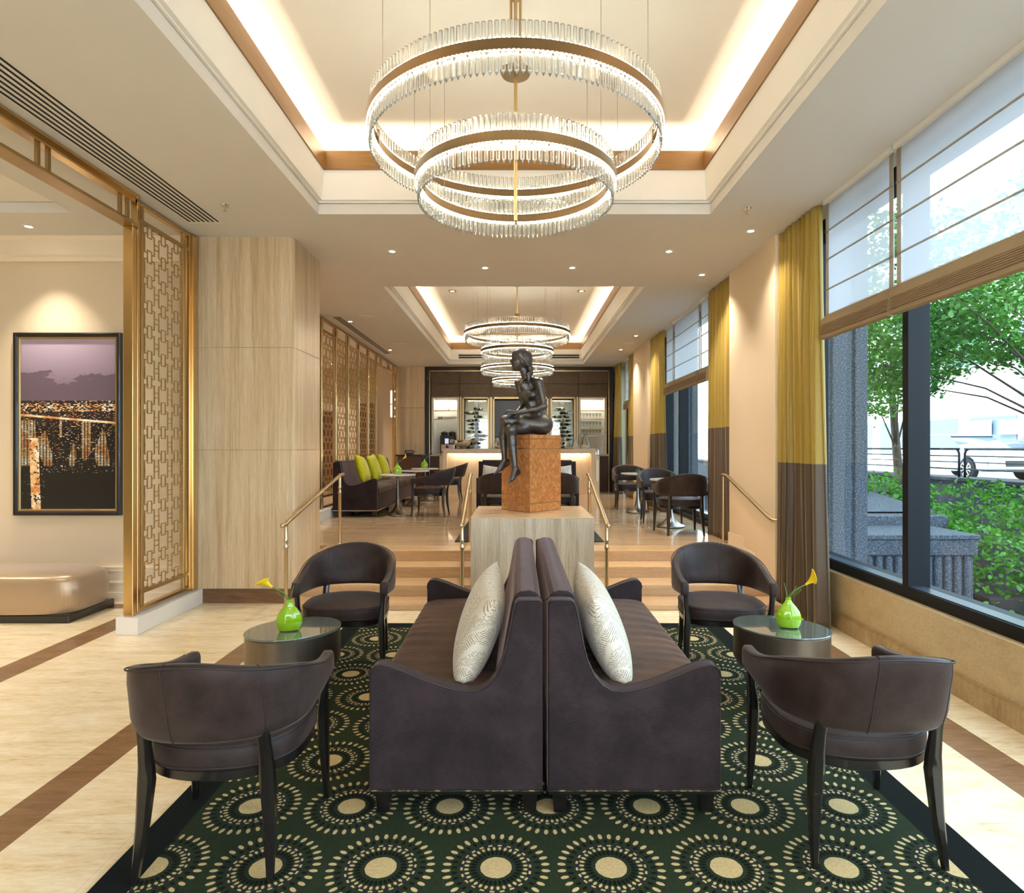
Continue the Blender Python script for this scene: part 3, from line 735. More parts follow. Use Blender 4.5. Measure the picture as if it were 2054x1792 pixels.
# ---- barrel armchair (local: faces +y, origin on the floor at its centre)
def sgnpow(v, e): return math.copysign(abs(v)**e, v)
def band_path(n=56):
    """plan path of the horseshoe back, from the right arm tip round the rear to the left arm tip"""
    a, b, e = .315, .30, 2/2.45; pts = []
    arm = 10
    for i in range(arm): pts.append((a-.012*(1-i/arm)**2, .285-(.285+.02)*i/arm))
    m = n-2*arm
    for i in range(m+1):
        th = -PI*i/m
        pts.append((a*sgnpow(math.cos(th), e), -.02+b*sgnpow(math.sin(th), e)))
    for i in range(arm-1, -1, -1): pts.append((-(a-.012*(1-i/arm)**2), .285-(.285+.02)*i/arm))
    return pts
def smooth01(t): t = max(0, min(1, t)); return t*t*(3-2*t)
def make_armchair(label, fab):
    t = thing('barrel_armchair', label, 'chair')
    P = band_path(); n = len(P)
    L = [0]
    for a, b in zip(P, P[1:]): L.append(L[-1]+math.hypot(b[0]-a[0], b[1]-a[1]))
    rings = []; pipe = []
    for i, (x, y) in enumerate(P):
        s_ = min(L[i], L[-1]-L[i]); k = smooth01((s_-.04)/.76)
        zt = .672+.182*k; zb = .572-.035*smooth01(s_/.45)
        a, b = P[max(i-1, 0)], P[min(i+1, n-1)]; d = Vector((b[0]-a[0], b[1]-a[1], 0)); d.normalize(); nr = Vector((d.y, -d.x, 0))
        if nr.dot(Vector((x, y+.02, 0))) < 0: nr = -nr
        th = .030; kk = smooth01((s_-.1)/.5)
        ring = []
        for q in range(12):
            ang = 2*PI*(q+.5)/12
            cu, su = sgnpow(math.cos(ang), .45), sgnpow(math.sin(ang), .45)
            z = (zt+zb)/2+su*(zt-zb)/2; tl = (z-.55)/.3
            off = cu*th*(1-.12*abs(su)) + kk*(.072*tl+.012)
            ring.append(Vector((x, y, 0))+nr*(off-kk*(.072*tl+.012))+Vector((nr.x*.012, nr.y*1.0, 0))*kk*(.085*tl+.012)+Vector((0, 0, z)))
        if i in (0, n-1):
            cc = sum(ring, Vector())/12; out = Vector((0, 1, 0))
            ends = [[cc+(p-cc)*f_+out*o_ for p in ring] for f_, o_ in ((.45, .012), (.82, .009), (.95, .004))]
            if i == 0: rings += ends
        rings.append(ring)
        if i == n-1: rings += ends[::-1]
        pipe.append(Vector((x, y, 0))+nr*th*.96+Vector((nr.x*.012, nr.y, 0))*kk*(.085*((zt-.01)-.55)/.3+.012)+Vector((0, 0, zt-.008)))
    mb = MB(); mb.loft(rings); bk = obj('backrest', mb, fab, t, smooth=True)
    mb = MB(); mb.tube(pipe[1:-1], .0032, 6); obj('piping', mb, M['piping'], bk, smooth=True)
    for s in (23, n-24):                     # upholstery seams down the outside of the back
        r = rings[s]; mb = MB(); c = sum((r[q] for q in range(12)), Vector())/12
        o_ = [r[q]+(r[q]-c)*.008 for q in range(12)]
        mb.tube(o_, .0022, 5, loop=True); obj('seam', mb, M['piping'], bk, smooth=True)
    def seat_ring(sx, sy, z, m=40):
        out = []
        for i in range(m):
            th = 2*PI*i/m; c, s_ = math.cos(th), math.sin(th)
            e = 2/2.4 if s_ < 0 else 2/3.4
            out.append((.297*sx*sgnpow(c, e), (.262*sgnpow(s_, e) if s_ < 0 else .292*sgnpow(s_, e))*sy, z))
        return out
    mb = MB(); mb.loft([seat_ring(.97, .97, .395), seat_ring(1, 1, .405), seat_ring(1.005, 1.005, .44), seat_ring(1, 1, .475), seat_ring(.975, .975, .488), seat_ring(.8, .8, .503), seat_ring(.4, .4, .512), seat_ring(.02, .02, .514)])
    st_ = obj('seat', mb, fab, t, smooth='auto')
    mb = MB(); mb.tube([tuple(p) for p in seat_ring(1.002, 1.002, .479)], .0035, 6, loop=True); mb.tube([tuple(p) for p in seat_ring(1.002, 1.002, .408)], .0035, 6, loop=True); obj('piping', mb, M['piping'], st_, smooth=True)
    mb = MB(); mb.loft([seat_ring(.95, .95, .355), seat_ring(.985, .985, .362), seat_ring(.985, .985, .395)]); obj('seat_rail', mb, M['ebony'], t, smooth='auto')
    def leg(pts, ws, name='leg'):
        rg = []
        for (x, y, z), w_ in zip(pts, ws):
            rg.append([(x+w_[0]*sgnpow(math.cos(2*PI*(k+.5)/8), .6), y+w_[1]*sgnpow(math.sin(2*PI*(k+.5)/8), .6), z) for k in range(8)])
        mb = MB(); mb.loft(rg); return obj(name, mb, M['ebony'], t, smooth='auto')
    for s in (1, -1):
        leg([(s*.298, .268, .580), (s*.292, .268, .50), (s*.284, .268, .42), (s*.284, .268, .36), (s*.292, .272, .18), (s*.298, .28, .0)], [(.018, .022), (.016, .019), (.022, .024), (.026, .026), (.020, .020), (.012, .012)])
        leg([(s*.215, -.285, .585), (s*.220, -.268, .50), (s*.222, -.252, .42), (s*.224, -.246, .36), (s*.235, -.252, .20), (s*.247, -.285, .0)], [(.025, .014), (.023, .015), (.027, .020), (.029, .026), (.023, .022), (.012, .013)])
    return t
AC = 'brown barrel armchairs with black legs'
ch0 = make_armchair('brown barrel armchair at lower left, its back to the camera', M['suede']); ch0['group'] = AC
ch0.location = (-1.17, 2.60, .013); ch0.rotation_euler.z = math.radians(1.5)
for x, y, z, r, lb in (
    (1.385, 2.68, .013, -1, 'brown barrel armchair at lower right, its back to the camera'),
    (-1.265, 4.67, 0, 184, 'brown barrel armchair facing the camera beyond the left drum table'),
    (1.50, 4.67, 0, 175, 'brown barrel armchair facing the camera beyond the right drum table'),
    (-1.535, 11.1, FZ, 88, 'brown barrel armchair turned to the banquette at the nearest round table'),
    (-1.57, 14.2, FZ, 90, 'brown barrel armchair turned to the banquette at the farthest left table'),
    (2.27, 8.80, FZ, 2, 'brown barrel armchair with its back to camera by the second curtain'),
    (2.28, 10.15, FZ, 178, 'brown barrel armchair facing camera at the nearer window table'),
    (2.20, 12.34, FZ, 180, 'brown barrel armchair facing camera at the farther window table'),
    (-.245, 9.20, FZ, 0, 'brown barrel armchair half hidden left of the burl pedestal, back to camera'),
    (.545, 9.20, FZ, 0, 'brown barrel armchair half hidden right of the burl pedestal, back to camera')):
    dup(ch0, (x, y, z), math.radians(r), lb, AC)

# ---- high-backed sofas.  local: front at x=0, back at x=D, length along y from 0 to L
def make_sofa(label, L, D=.755, seats=1, leg_y=None, strip=True):
    t = thing('high_back_sofa', label, 'sofa')
    k = D/.755
    prof = [(0, .115), (0, .60), (.006, .635), (.022, .652), (.045, .658), (.08, .652), (.14, .632), (.22, .598), (.30, .568), (.37, .549), (.43, .541), (.475, .546), (.515, .567), (.55, .607), (.577, .665), (.597, .735), (.612, .81), (.625, .88), (.636, .925), (.65, .938), (.70, .940), (.742, .938), (.755, .925), (.755, .115)]
    prof = [(x*k, z) for x, z in prof]
    for y0, y1 in ((0, .075), (L-.075, L)):
        mb = MB(); mb.prism(prof, 'y', y0, y1); p = obj('arm', mb, M['velvet'], t, smooth='auto', bevel=.012, bseg=3)
        for y in (y0+.006, y1-.006):
            mb = MB(); mb.tube([(x+(.0 if 0 < x < D else 0), y-.003 if y == y0+.006 else y+.003, z) for x, z in prof[1:-1]], .0035, 6); obj('piping', mb, M['piping'], p, smooth=True)
    mb = MB(); mb.rbox(.02, D-.01, .07, L-.07, .115, .375, .012); obj('base', mb, M['velvet'], t, smooth='auto')
    bp = [(.50, .36), (.535, .50), (.575, .66), (.60, .80), (.618, .90), (.632, .945), (.66, .962), (.70, .966), (.735, .955), (.75, .93), (.75, .36)]
    mb = MB(); mb.prism([(x*k, z) for x, z in bp], 'y', .07, L-.07); obj('backrest', mb, M['velvet'], t, smooth='auto', bevel=.012, bseg=3)
    for q in range(seats):
        a = .075+(L-.15)*q/seats; b = .075+(L-.15)*(q+1)/seats
        def fn(u, v, a=a, b=b):
            # superellipse cross-section of the cushion, swept along y with pulled creases
            ang = 2*PI*u; cx = sgnpow(math.cos(ang), .35); cz = sgnpow(math.sin(ang), .45)
            y = a+(b-a)*v; e = min(v, 1-v)*(b-a); sq = min(1, (e/.03+.02))**.5
            cr = (.0022*math.sin(y*47+cx*3+2*math.sin(y*5))+.0014*math.sin(y*131+cx*6))*(.6+.4*math.sin(y*4+cx*3))
            return (.295*k+.31*k*cx*(.985+.015*sq), y, .448+.076*cz*(.75+.25*sq)+(cr+.012*(1-cx*cx) if cz > .5 else 0))
        mb = MB(); mb.grid(fn, 36, 90, loopu=True)
        bm = mb.bm; bm.verts.ensure_lookup_table()
        mb.face([bm.verts[i] for i in range(36)][::-1]); mb.face([bm.verts[90*36+i] for i in range(36)])
        obj('seat_cushion', mb, M['velvet_seat'], t, smooth=True)
    mb = MB(); mb.box(.004, D-.004, .004, L-.004, .092, .116); obj('base_rail', mb, M['ebony'], t, bevel=.002)
    if strip:
        mb = MB(); mb.box(-.001, D+.001, -.001, L+.001, .1085, .1165); obj('metal_strip', mb, M['chrome'], t)
    for y in (leg_y or [.055, L-.055]):
        for x in (.055, D-.055):
            mb = MB(); mb.loft([[(x-.026, y-.026, 0), (x+.026, y-.026, 0), (x+.026, y+.026, 0), (x-.026, y+.026, 0)], [(x-.034, y-.034, .094), (x+.034, y-.034, .094), (x+.034, y+.034, .094), (x-.034, y+.034, .094)]]); obj('leg', mb, M['ebony'], t, bevel=.003)
    return t
sf = make_sofa('dark aubergine velvet sofa facing left, back to back with its twin', 1.82); sf['group'] = 'back to back velvet sofas'
sf.location = (-.648, 2.73, .013)
dup(sf, (.884, 2.73+1.82, .013), PI, 'dark aubergine velvet sofa facing right, back to back with its twin', 'back to back velvet sofas')
# long banquette against the screens: faces +x
bq = make_sofa('long dark velvet banquette with three seat cushions against the lattice screens', 4.0, .76, 3, [.055, 1.15, 2.85, 3.945])
bq.location = (-2.42, 14.78, FZ); bq.rotation_euler.z = PI
# settee in front of the bar, faces the camera
se = make_sofa('dark velvet settee facing camera in front of the stone bar', 1.80, .755, 1)
se.location = (-.74, 11.0, FZ)
# rotate so that its front (local -x) looks to -y : local x -> +y, local y -> -x
se.rotation_euler.z = PI/2; se.location = (1.07, 11.0, FZ)

# ---- cushions
def cushion_mb(w_, h, th, n=26, corner=.05):
    mb = MB()
    def side(sg):
        def fn(u, v):
            a, b = 2*u-1, 2*v-1
            k = (1-abs(a)**3)*(1-abs(b)**2.4); pin = 1-corner*(1-abs(a)**2)*abs(b)**1.0; pin2 = 1-corner*(1-abs(b)**2)*abs(a)
            return (a*w_/2*pin2, sg*th/2*(k**.45 if k > 0 else 0), b*h/2*pin)
        return fn
    mb.grid(side(1), n, n); mb.grid(side(-1), n, n)
    bmesh.ops.remove_doubles(mb.bm, verts=mb.bm.verts[:], dist=.0008); return mb
def cushion(name, label, mat, loc, eul, w_, h, th, group):
    o = one(name, cushion_mb(w_, h, th), mat, label, 'cushion', group, smooth=True); o.location = loc; o.rotation_euler = eul; return o
g = 'long patterned cushions on the front sofas'
cushion('long_cushion', 'cream feather-patterned long cushion on the left-facing velvet sofa', M['cream_cushion'], (-.200, 3.33, .705), (0, math.radians(-20), math.radians(90)), .98, .47, .20, g).rotation_euler = (math.radians(21), 0, math.radians(91.5))
cushion('long_cushion', 'cream feather-patterned long cushion on the right-facing velvet sofa', M['cream_cushion'], (.435, 3.33, .705), (math.radians(-21), 0, math.radians(88.5)), .98, .47, .20, g)
for k, (y, tl, lb) in enumerate(((11.35, 6, 'chartreuse silk cushion nearest the handrail on the long banquette'), (12.25, -5, 'chartreuse silk cushion, middle one of three on the banquette'), (13.1, 4, 'chartreuse silk cushion, farthest of three on the banquette'))):
    cushion('silk_cushion', lb, M['lime_silk'], (-2.80, y, FZ+.80), (math.radians(-18), math.radians(tl), math.radians(90)), .53, .53, .17, 'chartreuse cushions on the banquette')
cushion('pale_cushion', 'pale cushion on the settee, left of the bronze legs', M['white_cushion'], (-.45, 11.42, FZ+.68), (math.radians(-14), math.radians(8), 0), .42, .36, .15, 'pale cushions on the settee')
cushion('pale_cushion', 'pale cushion on the settee, right of the burl pedestal', M['white_cushion'], (.78, 11.42, FZ+.68), (math.radians(-14), math.radians(-6), 0), .42, .36, .15, 'pale cushions on the settee')

# ---- drum side tables with glass top
def drum(label, loc, rz):
    t = thing('drum_side_table', label, 'table', loc, math.radians(rz), 'drum side tables with glass tops')
    ax, ay = .285, .235
    mb = MB(); mb.lathe([(.985, .285), (1, .29), (1, .485), (.985, .49)], 64, sx=ax, sy=ay); obj('drum', mb, M['drum'], t, smooth='auto')
    mb = MB(); mb.lathe([(.93, .255), (.93, .286)], 64, sx=ax, sy=ay); obj('under_ring', mb, M['drum'], t, smooth='auto')
    mb = MB(); mb.lathe([(.99, .4905), (1.015, .492), (1.018, .498), (1.01, .502), (.01, .502)], 64, sx=ax, sy=ay); obj('glass_top', mb, M['glass_top'], t, smooth='auto')
    for k in range(4):
        a = PI/4+PI/2*k; x, y = .78*ax*math.cos(a), .78*ay*math.sin(a)
        mb = MB(); mb.lathe([(.010, 0), (.014, .26)], 12, (x, y, 0)); obj('leg', mb, M['ebony'], t, smooth='auto')
    return t
drum('oval pewter drum table with glass top beside the left sofa', (-1.385, 3.88, 0), 38)
drum('oval pewter drum table with glass top by the right sofa and window', (1.64, 3.92, 0), -38)

# ---- lime vases with calla lily
def vase(name, label, loc, rz, s=1.0, lean=1, big=True):
    t = thing(name, label, 'vase', loc, math.radians(rz), 'vases with yellow calla lilies')
    mb = MB(); rings = []; N_ = 28
    for i in range(N_+1):
        v = i/N_; z = .165*v
        tb = [(0, .050), (.12, .060), (.28, .066), (.42, .065), (.55, .057), (.68, .042), (.80, .024), (.90, .0145), (1.01, .0145)]
        for (va, wa), (vb, wb) in zip(tb, tb[1:]):
            if va <= v < vb: wv = wa+(wb-wa)*(v-va)/(vb-va)
        rings.append([(s*wv*math.cos(2*PI*k/28)*(1.0), s*wv*.52*math.sin(2*PI*k/28) if v < .8 else s*max(.009, wv*.6)*math.sin(2*PI*k/28), s*z+(s*.022*max(0, 1-abs(math.cos(2*PI*k/28))**1.2*1.05) if i == 0 else 0)) for k in range(28)])
    mb.loft(rings); obj('vase_body', mb, M['green_glaze'], t, smooth='auto')
    def stem_pts(dx, dy, h, n=10, hook=0):
        return [Vector((s*(lean*dx*(u/n)**1.6), s*dy*(u/n), s*(.16+h*(math.sin(u/n*PI/2*(1+hook)) if hook else u/n)))) for u in range(n+1)]
    pts = stem_pts(.085, .0, .075); mb = MB(); mb.tube(pts, .0035*s, 8); obj('stem', mb, M['stem'], t, smooth=True)
    for (dx, dy, h) in ((-.012, .004, .085), (.022, -.004, .07), (.035, .006, .055)):
        a = [Vector((s*lean*dx*math.sin(PI*u/14)*1.6+s*lean*dx*.4*(u/14), s*dy*math.sin(PI*u/14*2), s*(.155+h*math.sin(PI*u/14)))) for u in range(15)]
        mb = MB(); mb.tube(a, .0013*s, 6); obj('grass_loop', mb, M['stem'], t, smooth=True)
    # calla spathe: a rolled funnel opening away from the stem tip
    tip = pts[-1]; d = (pts[-1]-pts[-2]).normalized(); d = (d+Vector((0, 0, .2))).normalized(); u_ = d.cross(Vector((0, 1, 0))).normalized(); v_ = d.cross(u_)
    def fn(u, v):
        ang = 2*PI*u*1.06; r = s*(.005+.021*v**1.9+(.010*v**4)*(1+math.cos(ang))); 
        h = s*(.062*v+.020*v**3*(math.cos(ang)))
        return tip+d*h+u_*r*math.cos(ang)+v_*r*math.sin(ang)
    mb = MB(); mb.grid(fn, 28, 12); fl = obj('flower', mb, M['petal'], t, smooth=True, solid=.0012)
    mb = MB(); mb.cap(tip+d*s*.01, tip+d*s*.045, .0035*s, .003*s, 8); obj('spadix', mb, M['petal'], fl, smooth=True)
    return t
vase('green_vase', 'lime green vase with a yellow lily leaning left on the left drum table', (-1.39, 3.82, .503), 15, 1.15, -1)
vase('green_vase', 'lime green vase with a yellow lily rising right on the right drum table', (1.67, 3.88, .503), -12, 1.15, 1)

# ---- pedestal tables
def ped_table(label, loc):
    t = thing('pedestal_table', label, 'table', loc, 0, 'round pale-topped pedestal tables')
    mb = MB(); mb.lathe([(.30, .70), (.31, .705), (.31, .722), (.305, .727), (.001, .727)], 40); obj('tabletop', mb, M['marble'], t, smooth='auto')
    mb = MB(); mb.lathe([(.001, 0), (.205, 0), (.215, .008), (.215, .022), (.20, .030), (.15, .050), (.10, .085), (.06, .14), (.038, .22), (.027, .32), (.023, .5), (.024, .66), (.05, .69), (.10, .70), (.001, .70)], 32); obj('base', mb, M['nickel'], t, smooth='auto')
    return t
ped_table('round pedestal table nearest on the left, green vase on top', (-2.12, 11.10, FZ))
ped_table('round pedestal table second on the left beside the banquette', (-2.13, 12.9, FZ))
ped_table('round pedestal table farthest on the left, dark vase on top', (-2.10, 14.2, FZ))
ped_table('round pedestal table between two armchairs at the middle window', (2.30, 9.48, FZ))
ped_table('round pedestal table farther along the window by the third curtain', (2.20, 11.55, FZ))
vase('green_vase', 'small lime vase with lily on the nearest round table by the banquette', (-2.12, 11.05, FZ+.7275), 10, 1.15, 1)
vd = vase('dark_vase', 'small dark vase with lily on the farthest left round table', (-2.10, 14.1, FZ+.7275), 0, 1.2, 1); vd.children[0].data.materials[0] = M['bottle']
for x, y, lb in ((2.32, 9.42, 'small green glass votive on the nearer window table'), (2.2, 11.5, 'small green glass votive on the farther window table')):
    mb = MB(); mb.lathe([(.001, 0), (.030, 0), (.040, .03), (.042, .08), (.038, .08), (.035, .03), (.026, .006), (.001, .006)], 20)
    o = one('votive_glass', mb, simple('green_votive', (.10, .20, .10), .1, trans=.6), lb, 'glass', 'green votive glasses', smooth='auto'); o.location = (x, y, FZ+.7275)

# ---- satin bench
bn = thing('satin_bench', 'low gold striped satin bench on a dark plinth under the framed picture', 'bench', (-5.3, 6.08, 0))
mb = MB(); mb.box(-6.6, -4.12, 5.76, 6.42, 0, .075); obj('plinth', mb, M['ebony'], bn, world=True, bevel=.01)
def bfn(u, v):
    ang = 2*PI*u; cx, cy = sgnpow(math.cos(ang), .28), sgnpow(math.sin(ang), .38)
    z = .078+.385*v; bul = 1+.035*math.sin(PI*min(1, v*1.15)); top = 1
    if v > .72: q = (v-.72)/.28; top = max(.0, 1-q**3.2*.42); z = .078+.385*(.72+.28*math.sin(q*PI/2))
    corner = (abs(cx)*abs(cy))**6
    cr = .010*corner*math.sin(ang*70)*max(0, 1-v*1.5)
    sc = bul*(top if v > .72 else 1)*(1-.035*corner*(1-v))
    return (-5.37+(1.24*sc+cr)*cx, 6.09+(.335*(sc if v < .72 else bul*max(0, 1-((v-.72)/.28)**2.6*.8))+cr)*cy, z)
mb = MB(); mb.grid(bfn, 240, 30, loopu=True); bm = mb.bm; bm.verts.ensure_lookup_table(); mb.face([bm.verts[30*240+i] for i in range(240)]); obj('seat', mb, M['satin'], bn, world=True, smooth=True)

# ---- framed night city picture
def picture_mat():
    t = NT('city_night_print'); x, y, z = t.xyz(t.coord())
    v = (z-.95)/1.82; u = (x+5.25)/1.08                          # 0..1 over the sheet
    n1 = t.noise(t.coord(scale=(2.2, 1, 7)), 1.2, 5, .6); sky = t.mix((v-.66)*3, lin(112, 96, 112), lin(178, 160, 178))
    cloud = (n1+(v-.74).f('ABSOLUTE')*-2.6 > .40)*(v < .90)
    sky = t.mix(cloud, sky, lin(104, 88, 102)); sky = t.mix((v+(n1-.5)*.16) < .715, sky, lin(104, 88, 102))
    sc = t.coord(scale=(60, 1, 150)); fine = t.voro(sc, 1.0, out=0); big = t.noise(t.coord(scale=(5, 1, 4)), 1.2, 4, .7)
    dots = t.noise(t.coord(scale=(46, 1, 110)), 1, 2, .5); win = ((z*62).f('FRACT') < .45)*((x*30).f('FRACT') < .7)
    dens = .625+(.60-v)*.14
    horizon = (v-.595).f('ABSOLUTE') < .022
    m = (dots > dens-horizon*.10)
    tower = t.noise(t.coord(scale=(8, 1, 2.2)), 1.0, 0) > .60
    m2 = tower*win*(v > .26)*(v < .52)
    str_ = ((u-.19+(v*.06)).f('ABSOLUTE') < .045)*(v < .42)*(t.noise(t.coord(scale=(40, 1, 40)), 1, 3) > .42)
    street = (v-(.555-u*.05)).f('ABSOLUTE') < .006
    low = (v < .22)*(u > .27)
    lights = m.f('MAXIMUM', m2).f('MAXIMUM', str_).f('MAXIMUM', street)*(1-low)
    warm = t.ramp(t.noise(t.coord(scale=(12, 1, 12)), 1, 3), [(.35, lin(214, 140, 78)), (.5, lin(240, 200, 140)), (.65, lin(255, 246, 226))])
    land = t.mix(v > .5, (.006, .005, .007), lin(40, 30, 36))
    city = t.mix(lights, land, warm)
    t.set(col=t.mix(v > .635, city, sky), rough=.25, coat=.3); return t.m
pc = thing('framed_picture', 'tall night city skyline print in a black and gold frame', 'picture', (-4.71, 6.58, .91))
fx0, fx1, fz0, fz1 = -5.27, -4.15, .905, 2.815
def frame_loft(mb, x0, x1, z0, z1, sec):   # sec: (inset, depth towards the room)
    rs = []
    for cx, cz, dx, dz in ((x0, z0, 1, 1), (x1, z0, -1, 1), (x1, z1, -1, -1), (x0, z1, 1, -1)): rs.append([(cx+dx*d, 6.598-h, cz+dz*d) for d, h in sec])
    mb.loft(rs, loop=True)
mb = MB(); frame_loft(mb, fx0, fx1, fz0, fz1, [(0, 0), (0, .045), (.012, .055), (.030, .052), (.045, .034), (.045, 0)]); obj('frame', mb, M['ebony'], pc, world=True)
mb = MB(); frame_loft(mb, fx0+.045, fx1-.045, fz0+.045, fz1-.045, [(0, 0), (0, .036), (.012, .034), (.020, .024), (.020, 0)]); obj('gold_slip', mb, M['brass_b'], pc, world=True)
mb = MB(); mb.box(fx0+.06, fx1-.06, 6.578, 6.59, fz0+.06, fz1-.06); o = obj('print', mb, None, pc); 
o.location = -Vector(pc.location); 
pm = picture_mat(); o.data.materials.append(pm)

# ---- stone plinth, burl pedestal, plaque
pl = thing('stone_plinth', 'large square travertine plinth carrying the wooden pedestal', 'plinth', (.142, 6.8, 0))
mb = MB(); mb.box(-.468, .752, 6.20, 7.42, 0, .913); obj('body', mb, M['plinth'], pl, world=True, bevel=.003)
mb = MB(); mb.box(-.468, .752, 6.20, 7.42, .9132, .923); obj('top_slab', mb, M['plinth_top'], pl, world=True, bevel=.002)
bp = thing('burl_pedestal', 'angled burl wood pedestal with thin inlay lines under the bronze figure', 'pedestal', (.14, 7.02, .923))
c0 = Vector((.127, 6.65)); c1 = Vector((.48, 7.03)); c2 = Vector((-.184, 7.03)); c3 = c1+c2-c0
def quad(e=0):
    cen = (c1+c2)/2; return [tuple(cen+(p-cen)*(1+e)) for p in (c0, c1, c3, c2)]
for a, b, nme in ((.925, 1.015, 'base_section'), (1.019, 1.602, 'body'), (1.606, 1.706, 'upper_section'), (1.709, 1.752, 'cap')):
    mb = MB(); mb.prism(quad(), 'z', a, b); obj(nme, mb, M['burl'], bp, world=True, bevel=.002)
mb = MB(); mb.prism(quad(-.006), 'z', .9235, 1.75); obj('core', mb, M['dark_wood'], bp, world=True)
for z in (1.017, 1.604):
    mb = MB(); mb.prism(quad(.008), 'z', z-.005, z+.005); obj('brass_inlay', mb, M['brass_b'], bp, world=True)
d = (c2-c0).normalized(); nrm = Vector((-d.y, d.x)); nrm = -nrm if nrm.dot(c0-(c1+c2)/2) < 0 and False else nrm
if nrm.dot((c0+c2)/2-(c1+c2)/2) < 0: nrm = -nrm
pa = c2-d*.015; pb = c2-d*.105
mb = MB(); mb.prism([tuple(pa), tuple(pb), tuple(pb+nrm*.004), tuple(pa+nrm*.004)], 'z', .935, .995); pq = obj('plaque', mb, M['brass'], bp, world=True, label='small engraved brass plaque')
mb = MB()
for k, (a, b) in enumerate(((.02, .07), (.03, .06), (.04, .05), (.015, .075))):
    q0 = pa-d*a+nrm*.004; q1 = pa-d*b+nrm*.004; z = .983-k*.012; mb.prism([tuple(q0), tuple(q1), tuple(q1+nrm*.0006), tuple(q0+nrm*.0006)], 'z', z-.0018, z+.0018)
obj('engraving', mb, M['bronze_band'], pq, world=True)

# ---- handrails
def rail(label, X_, lo, hi, posts=True, lower_floor=0):
    """lo/hi: (y, ztop, floor z) of lower and upper ends"""
    t = thing('brass_handrail', label, 'handrail', (X_[0], lo[0], lo[2]), 0, 'brass stair handrails')
    x0, x1 = X_
    pts = [(x0, lo[0]-.10, lo[1]), (x0, lo[0]-.02, lo[1]), (x0, lo[0]+.05, lo[1]+.02), (x1, hi[0]-.06, hi[1]-.02), (x1, hi[0]+.02, hi[1]), (x1, hi[0]+.14, hi[1])]
    mb = MB(); mb.tube(pts, .021, 12); mb.ell(pts[0], (.022, .022, .022)); mb.ell(pts[-1], (.022, .022, .022)); obj('rail', mb, M['rail_brass'], t, world=True, smooth='auto')
    for (x, (y, zt, zf)) in ((x0, lo), (x1, hi)):
        h = zt-zf
        mb = MB(); mb.lathe([(.001, 0), (.035, 0), (.035, .008), (.018, .012), (.018, h*.72), (.024, h*.735), (.024, h*.75), (.016, h*.77), (.019, h*.80), (.024, h*.82), (.018, h*.84), (.018, h-.01), (.001, h-.01)], 16, (x, y, zf)); obj('post', mb, M['rail_brass'], t, world=True, smooth='auto')
    return t
rail('brass handrail against the stone column at left', (-2.26, -2.24), (6.12, .865, 0), (7.90, 1.27, FZ))
rail('brass handrail on the left side of the stone plinth', (-.545, -.60), (6.12, .865, 0), (7.90, 1.27, FZ))
rail('brass handrail on the right side of the stone plinth', (.865, .895), (6.12, .865, 0), (7.90, 1.27, FZ))
wr = thing('brass_handrail', 'brass handrail fixed to the cream wall at right of the steps', 'handrail', (2.58, 6.3, .85), 0, 'brass stair handrails')
mb = MB(); mb.tube([(2.60, 6.30, .88), (2.57, 6.32, .88), (2.57, 6.42, .895), (2.58, 7.70, 1.25), (2.58, 7.78, 1.27), (2.58, 7.92, 1.27)], .021, 12); obj('rail', mb, M['rail_brass'], wr, world=True, smooth='auto')
for y, z in ((6.62, .95), (7.5, 1.195)):
    mb = MB(); mb.tube([(2.575, y, z-.01), (2.60, y, z-.05), (2.642, y, z-.055)], .007, 8); obj('bracket', mb, M['rail_brass'], wr, world=True, smooth=True)
mb = MB(); mb.lathe([(.001, 0), (.03, 0), (.03, .01), (.016, .014), (.016, .84), (.001, .84)], 14, (2.58, 7.90, FZ)); obj('post', mb, M['rail_brass'], wr, world=True, smooth='auto')
mb = MB(); mb.box(-.80, 1.09, 7.96, 10.8, FZ+.0005, FZ+.012); one('floor_mat', mb, simple('charcoal_mat', lin(34, 38, 36), .95), 'plain charcoal mat on the raised floor behind the plinth', 'mat')
# ================================================================ BAR
YB = 17.1
def BX(px): return (px-1039)*YB/F
def BZ(py): return EYE-(py-897)*YB/F
bb = thing('back_bar_cabinet', 'wall-wide bar cabinet with dark surround, taupe doors and five lit bays', 'cabinet', (0, 17.3, FZ))
def part(name, m, *boxes, parent=None, bevel=0, kind=None):
    mb = MB()
    for b in boxes: mb.box(*b)
    return obj(name, mb, m, parent or bb, world=True, bevel=bevel, kind=kind)
part('surround', M['ebony'], (BX(854), BX(862), 17.02, 17.49, FZ, BZ(737)), (BX(1221), BX(1229), 17.02, 17.49, FZ, BZ(737)), (BX(862), BX(1221), 17.02, 17.49, BZ(744), BZ(737)), bevel=.004)
part('brass_edge', M['brass'], (BX(862), BX(1221), 17.06, 17.1, BZ(745.5), BZ(744)), (BX(862), BX(863.2), 17.06, 17.1, FZ, BZ(744)), (BX(1219.8), BX(1221), 17.06, 17.1, FZ, BZ(744)))
part('cabinet_back', M['taupe'], (BX(863), BX(1220), 17.44, 17.49, FZ, BZ(745)))
xs = [863.2, 922, 984, 1042, 1100, 1160, 1219.8]
for a, b in zip(xs, xs[1:]):
    for z0, z1 in ((797, 770.6), (769.9, 745.5)):
        part('upper_door', M['taupe'], (BX(a+.35), BX(b-.35), 17.08, 17.3, BZ(z0), BZ(z1)), bevel=.003)
for a, b in ((921.5, 927.5), (981.5, 989), (1100.5, 1104), (1154.5, 1160.5)):
    part('pilaster', M['ebony'], (BX(a), BX(b), 17.07, 17.44, BZ(912), BZ(797)))
    part('brass_strip', M['brass_b'], (BX(a+1.6), BX(b-1.6), 17.055, 17.07, BZ(912), BZ(797)))
